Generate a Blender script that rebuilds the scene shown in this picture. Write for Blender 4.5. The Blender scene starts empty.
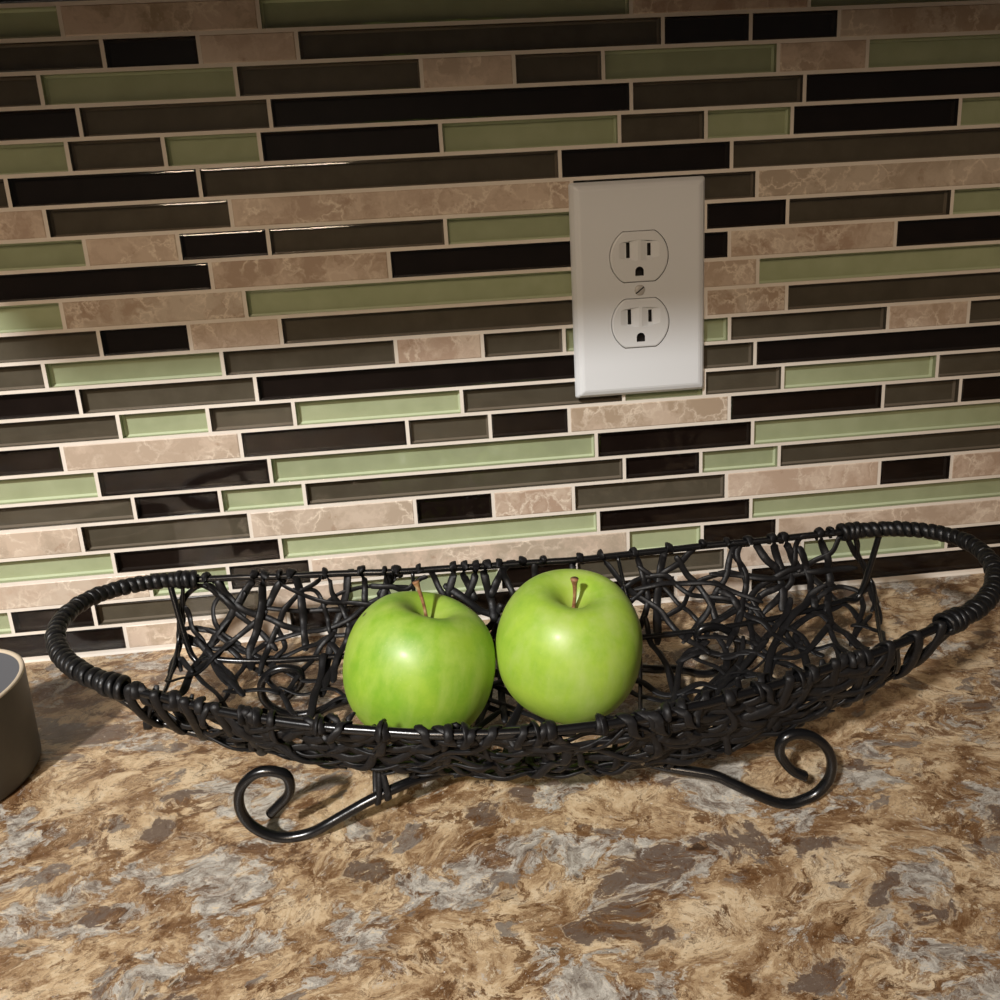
import bpy, bmesh, math, random
from mathutils import Vector, Matrix, noise
ROW_Z=[354.4, 338.4, 321.4, 304.7, 287.5, 270.4, 253.5, 237.0, 220.0, 203.0, 186.2, 170.1, 153.5, 137.1, 119.9, 102.5, 86.6, 68.5, 53.0, 35.5, 19.4, 2.4]
ROWS=[
  [["G", -212.8], ["S", -112.0], ["G", 87.7], ["S", 188.5], ["G", None]],
  [["B", -194.3], ["K", -144.9], ["S", -93.7], ["B", 105.4], ["K", 155.3], ["K", 206.2], ["S", None]],
  [["B", -229.0], ["G", -127.8], ["B", -28.8], ["S", 21.9], ["B", 71.6], ["G", 171.6], ["S", 223.7], ["G", None]],
  [["K", -212.2], ["B", -112.2], ["K", 87.1], ["B", 187.5], ["K", None]],
  [["G", -221.2], ["B", -170.7], ["G", -119.6], ["K", -20.8], ["G", 80.0], ["B", 130.1], ["G", 180.7], ["K", 281.6], ["G", None]],
  [["B", -255.6], ["K", -154.5], ["B", 45.4], ["K", 145.3], ["B", None]],
  [["S", -238.9], ["B", -139.8], ["S", 51.7], ["B", 160.8], ["S", None]],
  [["G", -220.9], ["S", -170.6], ["K", -121.4], ["B", -21.8], ["G", 130.0], ["K", 179.6], ["B", 281.2], ["G", None]],
  [["K", -155.2], ["S", -55.3], ["K", 144.7], ["S", 247.0], ["K", None]],
  [["G", -239.4], ["S", -138.8], ["G", "x"], ["S", 162.3], ["G", None]],
  [["B", -222.1], ["K", -172.0], ["S", -120.8], ["B", "x"], ["S", 180.6], ["B", None]],
  [["B", -255.4], ["G", -156.0], ["B", -55.9], ["S", -4.9], ["B", 44.0], ["G", 145.4], ["B", 245.6], ["S", 297.6], ["B", None]],
  [["K", -239.4], ["B", -139.1], ["K", "x"], ["B", 161.7], ["K", None]],
  [["B", -219.8], ["G", -168.6], ["B", -119.0], ["G", -19.4], ["B", 79.5], ["G", 129.9], ["B", 179.7], ["G", 280.0], ["B", None]],
  [["K", -254.2], ["S", -152.2], ["K", -53.3], ["B", -3.3], ["K", 45.4], ["S", 145.9], ["K", 245.5], ["B", 296.5], ["K", None]],
  [["G", -237.8], ["K", -137.1], ["G", 61.7], ["K", 161.2], ["G", None]],
  [["B", -219.5], ["K", -168.7], ["G", -118.7], ["B", 79.0], ["K", 128.0], ["G", 178.9], ["B", None]],
  [["S", -253.2], ["B", -153.3], ["S", -52.9], ["K", -4.3], ["S", 46.2], ["B", 144.7], ["S", 246.1], ["K", 294.9], ["S", None]],
  [["G", -237.0], ["K", -137.0], ["G", 61.6], ["K", 161.1], ["G", None]],
  [["S", -218.2], ["G", -170.6], ["K", -120.4], ["S", 80.5], ["G", 129.1], ["K", 179.0], ["S", None]],
  [["G", -303.6], ["K", -254.2], ["B", -153.2], ["S", -100.5], ["G", -3.0], ["K", 46.1], ["B", 144.8], ["S", 196.4], ["G", 295.8], ["K", None]],
  [["K", -238.0], ["S", -137.9], ["K", "x"], ["S", 161.6], ["K", None]],
]
RIM=[[-177.9, -53.9, 70.8], [-171.6, -53.6, 70.2], [-165.3, -53.4, 69.6], [-159.0, -52.8, 69.0], [-152.7, -52.2, 68.5], [-146.4, -51.7, 68.0], [-140.0, -51.6, 67.5], [-133.7, -51.5, 67.0], [-127.3, -51.5, 66.5], [-120.9, -51.2, 66.1], [-114.5, -51.0, 65.7], [-108.2, -50.7, 65.3], [-101.8, -50.5, 64.9], [-95.4, -50.4, 64.6], [-89.0, -50.4, 64.2], [-82.6, -50.6, 63.9], [-76.3, -51.0, 63.7], [-69.9, -51.4, 63.4], [-63.5, -51.6, 63.2], [-57.1, -51.7, 62.9], [-50.7, -51.6, 62.7], [-44.4, -51.5, 62.6], [-38.0, -51.5, 62.5], [-31.6, -51.7, 62.4], [-25.2, -51.9, 62.3], [-18.8, -52.2, 62.2], [-12.4, -52.4, 62.1], [-6.0, -52.6, 62.1], [0.4, -52.7, 62.1], [6.8, -52.9, 62.1], [13.2, -53.2, 62.1], [19.5, -53.6, 62.1], [25.9, -54.2, 62.2], [32.3, -54.9, 62.3], [38.6, -55.4, 62.5], [45.0, -55.6, 62.6], [51.4, -55.6, 62.8], [57.8, -55.6, 63.0], [64.2, -55.7, 63.2], [70.5, -55.9, 63.4], [76.9, -56.2, 63.7], [83.3, -56.6, 64.0], [89.7, -56.8, 64.3], [96.1, -57.1, 64.6], [102.4, -57.4, 64.9], [108.8, -57.9, 65.3], [115.1, -58.7, 65.7], [121.4, -59.6, 66.2], [127.7, -60.6, 66.6], [134.0, -61.5, 67.0], [140.3, -62.5, 67.5], [146.7, -63.3, 68.0], [153.0, -64.1, 68.5], [159.3, -64.9, 69.1], [165.6, -65.7, 69.6], [171.9, -66.6, 70.2], [178.2, -67.7, 70.8], [184.5, -68.8, 71.4], [190.7, -70.1, 72.1], [196.8, -71.6, 72.7], [202.9, -73.5, 73.4], [208.6, -75.9, 74.1], [214.0, -79.0, 74.7], [218.9, -82.8, 75.3], [223.2, -87.4, 75.8], [226.7, -92.5, 76.2], [229.2, -98.2, 76.5], [230.5, -104.2, 76.7], [230.7, -110.4, 76.7], [229.8, -116.5, 76.6], [228.1, -122.6, 76.4], [225.7, -128.5, 76.1], [222.8, -134.0, 75.7], [219.2, -139.2, 75.3], [215.1, -144.1, 74.8], [210.7, -148.6, 74.3], [205.8, -152.6, 73.7], [200.7, -156.3, 73.2], [195.2, -159.4, 72.6], [189.4, -161.9, 71.9], [183.4, -163.8, 71.3], [177.3, -165.5, 70.7], [171.2, -167.2, 70.1], [165.1, -169.0, 69.6], [159.0, -170.8, 69.0], [152.9, -172.6, 68.5], [146.7, -174.3, 68.0], [140.5, -175.8, 67.5], [134.3, -177.1, 67.0], [128.0, -178.4, 66.6], [121.8, -179.7, 66.1], [115.6, -181.1, 65.7], [109.3, -182.4, 65.3], [103.1, -183.8, 65.0], [96.8, -185.1, 64.6], [90.6, -186.5, 64.3], [84.3, -187.7, 64.0], [78.0, -188.8, 63.7], [71.7, -189.8, 63.5], [65.4, -190.7, 63.2], [59.1, -191.6, 63.0], [52.7, -192.5, 62.8], [46.4, -193.4, 62.6], [40.1, -194.3, 62.5], [33.8, -195.0, 62.3], [27.4, -195.5, 62.2], [21.0, -195.8, 62.1], [14.6, -196.0, 62.1], [8.2, -196.0, 62.0], [1.8, -195.9, 62.0], [-4.6, -195.6, 62.0], [-10.9, -195.2, 62.1], [-17.3, -194.7, 62.1], [-23.7, -194.1, 62.2], [-30.0, -193.4, 62.3], [-36.4, -192.6, 62.4], [-42.7, -191.7, 62.5], [-49.0, -190.6, 62.7], [-55.2, -189.3, 62.9], [-61.5, -187.9, 63.1], [-67.7, -186.4, 63.3], [-73.9, -185.1, 63.5], [-80.1, -183.7, 63.8], [-86.3, -182.1, 64.1], [-92.5, -180.4, 64.4], [-98.6, -178.6, 64.7], [-104.7, -176.8, 65.1], [-110.8, -174.9, 65.4], [-116.9, -172.9, 65.8], [-122.9, -170.8, 66.2], [-128.9, -168.6, 66.6], [-134.8, -166.2, 67.1], [-140.7, -163.8, 67.5], [-146.6, -161.4, 68.0], [-152.5, -159.0, 68.5], [-158.5, -156.7, 69.0], [-164.4, -154.4, 69.5], [-170.4, -152.1, 70.0], [-176.2, -149.6, 70.6], [-181.8, -146.6, 71.2], [-187.2, -143.3, 71.7], [-192.4, -139.7, 72.3], [-197.4, -135.7, 72.8], [-202.0, -131.3, 73.3], [-206.2, -126.6, 73.8], [-209.9, -121.5, 74.2], [-213.2, -116.1, 74.6], [-216.0, -110.4, 74.9], [-218.0, -104.5, 75.1], [-219.2, -98.3, 75.3], [-219.5, -92.0, 75.3], [-218.9, -85.8, 75.3], [-217.4, -79.7, 75.1], [-214.8, -74.1, 74.8], [-211.2, -69.2, 74.3], [-206.7, -64.9, 73.8], [-201.6, -61.3, 73.3], [-196.1, -58.3, 72.6], [-190.2, -56.1, 72.0], [-184.1, -54.6, 71.4]]
FAR_LOW=[[-182.6, -65.1, 34.5], [-173.4, -68.5, 33.5], [-164.0, -71.4, 32.6], [-154.4, -73.3, 31.6], [-144.6, -74.3, 30.7], [-134.8, -74.5, 29.8], [-124.8, -74.3, 29.0], [-114.9, -73.6, 28.3], [-105.0, -72.9, 27.6], [-95.1, -72.4, 27.0], [-85.1, -72.1, 26.5], [-75.1, -72.1, 26.0], [-65.2, -72.1, 25.6], [-55.2, -72.2, 25.2], [-45.2, -72.4, 24.9], [-35.3, -72.7, 24.6], [-25.3, -73.2, 24.4], [-15.3, -73.8, 24.3], [-5.4, -74.5, 24.3], [4.6, -75.2, 24.3], [14.5, -75.9, 24.3], [24.5, -76.7, 24.4], [34.5, -77.5, 24.5], [44.4, -78.3, 24.8], [54.3, -79.1, 25.1], [64.3, -79.8, 25.4], [74.2, -80.5, 25.9], [84.2, -81.0, 26.4], [94.2, -81.4, 26.9], [104.1, -81.8, 27.5], [114.1, -82.1, 28.2], [124.0, -82.1, 29.0], [133.9, -82.0, 29.8], [143.9, -81.6, 30.6], [153.8, -80.9, 31.6], [163.7, -80.0, 32.6], [173.5, -78.8, 33.6], [183.2, -77.1, 34.7], [192.8, -74.9, 35.8], [202.4, -72.3, 36.9]]
NEAR_LOW=[[-186.3, -129.2, 55.3], [-178.9, -134.5, 52.3], [-171.1, -138.9, 49.2], [-162.6, -142.1, 46.1], [-153.8, -144.3, 42.9], [-144.6, -145.9, 40.0], [-135.3, -147.2, 37.2], [-126.0, -148.4, 34.6], [-116.6, -149.7, 32.3], [-107.2, -151.3, 30.2], [-97.7, -153.0, 28.3], [-88.3, -154.7, 26.6], [-78.7, -156.2, 25.1], [-69.1, -157.5, 23.9], [-59.5, -158.7, 22.8], [-49.8, -159.8, 22.0], [-40.1, -160.9, 21.3], [-30.4, -162.1, 20.8], [-20.7, -163.2, 20.4], [-11.0, -164.4, 20.3], [-1.2, -165.7, 20.2], [8.5, -166.9, 20.2], [18.2, -168.0, 20.4], [27.9, -169.1, 20.7], [37.6, -170.0, 21.1], [47.4, -170.7, 21.8], [57.1, -171.0, 22.6], [66.8, -170.9, 23.6], [76.5, -170.5, 24.9], [86.1, -169.8, 26.3], [95.7, -168.7, 27.9], [105.2, -167.4, 29.8], [114.6, -166.0, 31.9], [124.0, -164.6, 34.2], [133.4, -163.3, 36.7], [142.7, -162.1, 39.5], [151.9, -160.8, 42.4], [161.1, -159.4, 45.5], [170.1, -157.7, 48.8], [179.1, -155.8, 52.2]]
STATIONS=[[[-177.9, -53.9, 70.8], [-180.3, -55.5, 51.7], [-182.6, -65.1, 34.5], [-176.9, -102.0, 34.4], [-171.1, -138.9, 49.2], [-170.7, -148.5, 57.6], [-170.4, -152.1, 70.0]], [[-168.5, -53.5, 69.9], [-170.9, -57.0, 50.7], [-173.4, -68.5, 33.5], [-168.4, -105.2, 32.4], [-163.3, -141.8, 46.3], [-162.9, -151.5, 55.8], [-162.4, -155.2, 69.3]], [[-159.0, -52.8, 69.0], [-161.5, -58.1, 49.8], [-164.0, -71.4, 32.6], [-159.7, -107.6, 30.5], [-155.3, -143.9, 43.5], [-154.9, -154.1, 54.1], [-154.5, -158.2, 68.6]], [[-149.6, -51.9, 68.2], [-152.0, -58.6, 48.9], [-154.4, -73.3, 31.6], [-150.8, -109.4, 28.7], [-147.1, -145.4, 40.8], [-146.9, -156.4, 52.4], [-146.6, -161.4, 68.0]], [[-140.1, -51.6, 67.5], [-142.4, -58.9, 48.1], [-144.6, -74.3, 30.7], [-141.7, -110.5, 27.0], [-138.8, -146.7, 38.2], [-138.8, -158.6, 50.8], [-138.8, -164.6, 67.4]], [[-130.7, -51.5, 66.8], [-132.7, -59.0, 47.3], [-134.8, -74.5, 29.8], [-132.6, -111.2, 25.3], [-130.5, -147.8, 35.8], [-130.7, -160.8, 49.3], [-130.9, -167.8, 66.8]], [[-121.2, -51.2, 66.1], [-123.0, -58.8, 46.6], [-124.8, -74.3, 29.0], [-123.5, -111.6, 23.8], [-122.1, -149.0, 33.6], [-122.5, -162.9, 47.9], [-122.9, -170.8, 66.2]], [[-111.7, -50.8, 65.5], [-113.3, -58.2, 45.9], [-114.9, -73.6, 28.3], [-114.3, -111.9, 22.5], [-113.6, -150.2, 31.6], [-114.3, -164.9, 46.6], [-114.9, -173.6, 65.7]], [[-102.3, -50.5, 64.9], [-103.6, -57.7, 45.3], [-105.0, -72.9, 27.6], [-105.1, -112.3, 21.2], [-105.2, -151.7, 29.8], [-106.0, -166.9, 45.5], [-106.8, -176.2, 65.2]], [[-92.8, -50.4, 64.4], [-93.9, -57.4, 44.7], [-95.1, -72.4, 27.0], [-95.9, -112.8, 20.1], [-96.7, -153.2, 28.1], [-97.7, -168.9, 44.4], [-98.6, -178.6, 64.7]], [[-83.3, -50.6, 64.0], [-84.2, -57.4, 44.2], [-85.1, -72.1, 26.5], [-86.7, -113.4, 19.0], [-88.2, -154.7, 26.6], [-89.3, -170.8, 43.4], [-90.4, -181.0, 64.3]], [[-73.8, -51.1, 63.6], [-74.5, -57.6, 43.8], [-75.1, -72.1, 26.0], [-77.4, -114.1, 18.2], [-79.7, -156.0, 25.3], [-80.9, -172.6, 42.6], [-82.2, -183.1, 63.9]], [[-64.3, -51.6, 63.2], [-64.7, -57.9, 43.4], [-65.2, -72.1, 25.6], [-68.1, -114.7, 17.4], [-71.1, -157.3, 24.1], [-72.5, -174.2, 41.8], [-73.9, -185.1, 63.5]], [[-54.8, -51.6, 62.9], [-55.0, -57.9, 43.0], [-55.2, -72.2, 25.2], [-58.8, -115.3, 16.7], [-62.4, -158.4, 23.2], [-64.0, -175.6, 41.2], [-65.6, -186.9, 63.2]], [[-45.3, -51.5, 62.6], [-45.3, -58.0, 42.7], [-45.2, -72.4, 24.9], [-49.5, -115.9, 16.1], [-53.8, -159.4, 22.3], [-55.5, -177.1, 40.6], [-57.3, -188.8, 62.9]], [[-35.8, -51.6, 62.4], [-35.5, -58.2, 42.5], [-35.3, -72.7, 24.6], [-40.2, -116.6, 15.6], [-45.1, -160.4, 21.6], [-47.0, -178.5, 40.2], [-49.0, -190.6, 62.7]], [[-26.4, -51.9, 62.3], [-25.8, -58.6, 42.4], [-25.3, -73.2, 24.4], [-30.8, -117.3, 15.3], [-36.4, -161.4, 21.1], [-38.5, -179.7, 39.8], [-40.6, -192.0, 62.5]], [[-16.9, -52.2, 62.1], [-16.1, -59.0, 42.2], [-15.3, -73.8, 24.3], [-21.5, -118.1, 15.0], [-27.7, -162.4, 20.7], [-29.9, -180.8, 39.5], [-32.1, -193.1, 62.3]], [[-7.4, -52.5, 62.1], [-6.4, -59.5, 42.2], [-5.4, -74.5, 24.3], [-12.2, -119.0, 14.9], [-19.0, -163.4, 20.4], [-21.3, -181.8, 39.3], [-23.7, -194.1, 62.2]], [[2.1, -52.8, 62.1], [3.4, -60.0, 42.2], [4.6, -75.2, 24.3], [-2.9, -119.9, 14.8], [-10.3, -164.5, 20.2], [-12.7, -182.7, 39.2], [-15.2, -194.9, 62.1]], [[11.6, -53.1, 62.1], [13.1, -60.5, 42.2], [14.5, -75.9, 24.3], [6.5, -120.8, 14.7], [-1.6, -165.6, 20.2], [-4.1, -183.6, 39.1], [-6.7, -195.5, 62.0]], [[21.1, -53.8, 62.2], [22.8, -61.2, 42.3], [24.5, -76.7, 24.4], [15.8, -121.7, 14.8], [7.1, -166.7, 20.2], [4.5, -184.3, 39.1], [1.8, -195.9, 62.0]], [[30.6, -54.7, 62.3], [32.5, -62.1, 42.4], [34.5, -77.5, 24.5], [25.1, -122.6, 14.9], [15.8, -167.7, 20.4], [13.1, -184.9, 39.2], [10.4, -196.0, 62.1]], [[40.0, -55.4, 62.5], [42.2, -62.8, 42.6], [44.4, -78.3, 24.8], [34.4, -123.5, 15.2], [24.5, -168.7, 20.6], [21.7, -185.3, 39.4], [18.9, -195.8, 62.1]], [[49.5, -55.6, 62.7], [51.9, -63.3, 42.9], [54.3, -79.1, 25.1], [43.8, -124.3, 15.5], [33.2, -169.6, 20.9], [30.3, -185.5, 39.6], [27.4, -195.5, 62.2]], [[59.0, -55.6, 63.0], [61.6, -63.7, 43.2], [64.3, -79.8, 25.4], [53.1, -125.1, 15.9], [41.9, -170.3, 21.4], [38.9, -185.5, 39.9], [35.9, -194.7, 62.4]], [[68.5, -55.8, 63.3], [71.4, -64.1, 43.6], [74.2, -80.5, 25.9], [62.5, -125.6, 16.5], [50.7, -170.8, 22.1], [47.5, -185.2, 40.3], [44.3, -193.7, 62.6]], [[78.0, -56.3, 63.7], [81.1, -64.6, 44.0], [84.2, -81.0, 26.4], [71.8, -126.0, 17.1], [59.4, -171.0, 22.9], [56.1, -184.7, 40.8], [52.8, -192.5, 62.8]], [[87.5, -56.7, 64.2], [90.8, -65.1, 44.5], [94.2, -81.4, 26.9], [81.1, -126.2, 17.9], [68.1, -170.9, 23.8], [64.7, -184.1, 41.4], [61.2, -191.3, 63.1]], [[96.9, -57.1, 64.6], [100.5, -65.5, 45.1], [104.1, -81.8, 27.5], [90.4, -126.2, 18.7], [76.8, -170.5, 24.9], [73.2, -183.3, 42.2], [69.6, -190.1, 63.4]], [[106.4, -57.7, 65.2], [110.2, -65.9, 45.7], [114.1, -82.1, 28.2], [99.7, -125.9, 19.7], [85.4, -169.8, 26.2], [81.7, -182.3, 43.0], [78.1, -188.8, 63.7]], [[115.8, -58.8, 65.8], [119.9, -66.5, 46.4], [124.0, -82.1, 29.0], [109.0, -125.5, 20.8], [94.0, -168.9, 27.7], [90.2, -181.1, 43.9], [86.4, -187.3, 64.1]], [[125.2, -60.2, 66.4], [129.6, -67.1, 47.1], [133.9, -82.0, 29.8], [118.3, -124.9, 22.0], [102.6, -167.8, 29.3], [98.7, -179.7, 44.9], [94.8, -185.6, 64.5]], [[134.6, -61.6, 67.1], [139.2, -67.6, 47.8], [143.9, -81.6, 30.6], [127.5, -124.0, 23.4], [111.0, -166.5, 31.1], [107.1, -178.1, 46.0], [103.1, -183.8, 65.0]], [[143.9, -62.9, 67.8], [148.9, -67.9, 48.7], [153.8, -80.9, 31.6], [136.6, -123.1, 24.8], [119.5, -165.3, 33.1], [115.4, -176.6, 47.3], [111.4, -182.0, 65.5]], [[153.3, -64.1, 68.5], [158.5, -68.0, 49.5], [163.7, -80.0, 32.6], [145.8, -122.0, 26.4], [127.9, -164.1, 35.2], [123.8, -175.1, 48.6], [119.7, -180.2, 66.0]], [[162.7, -65.3, 69.4], [168.1, -68.1, 50.5], [173.5, -78.8, 33.6], [154.9, -120.8, 28.1], [136.3, -162.9, 37.6], [132.1, -173.7, 50.1], [128.0, -178.4, 66.6]], [[172.1, -66.7, 70.2], [177.7, -67.9, 51.5], [183.2, -77.1, 34.7], [163.9, -119.5, 29.9], [144.6, -161.8, 40.1], [140.5, -172.2, 51.6], [136.3, -176.7, 67.2]], [[181.4, -68.3, 71.1], [187.1, -67.6, 52.5], [192.8, -74.9, 35.8], [172.8, -117.8, 31.8], [152.9, -160.7, 42.7], [148.8, -170.7, 53.3], [144.6, -174.8, 67.8]], [[190.7, -70.1, 72.1], [196.5, -67.2, 53.5], [202.4, -72.3, 36.9], [181.7, -115.8, 33.7], [161.1, -159.4, 45.5], [157.0, -169.0, 55.0], [152.9, -172.6, 68.5]]]
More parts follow.
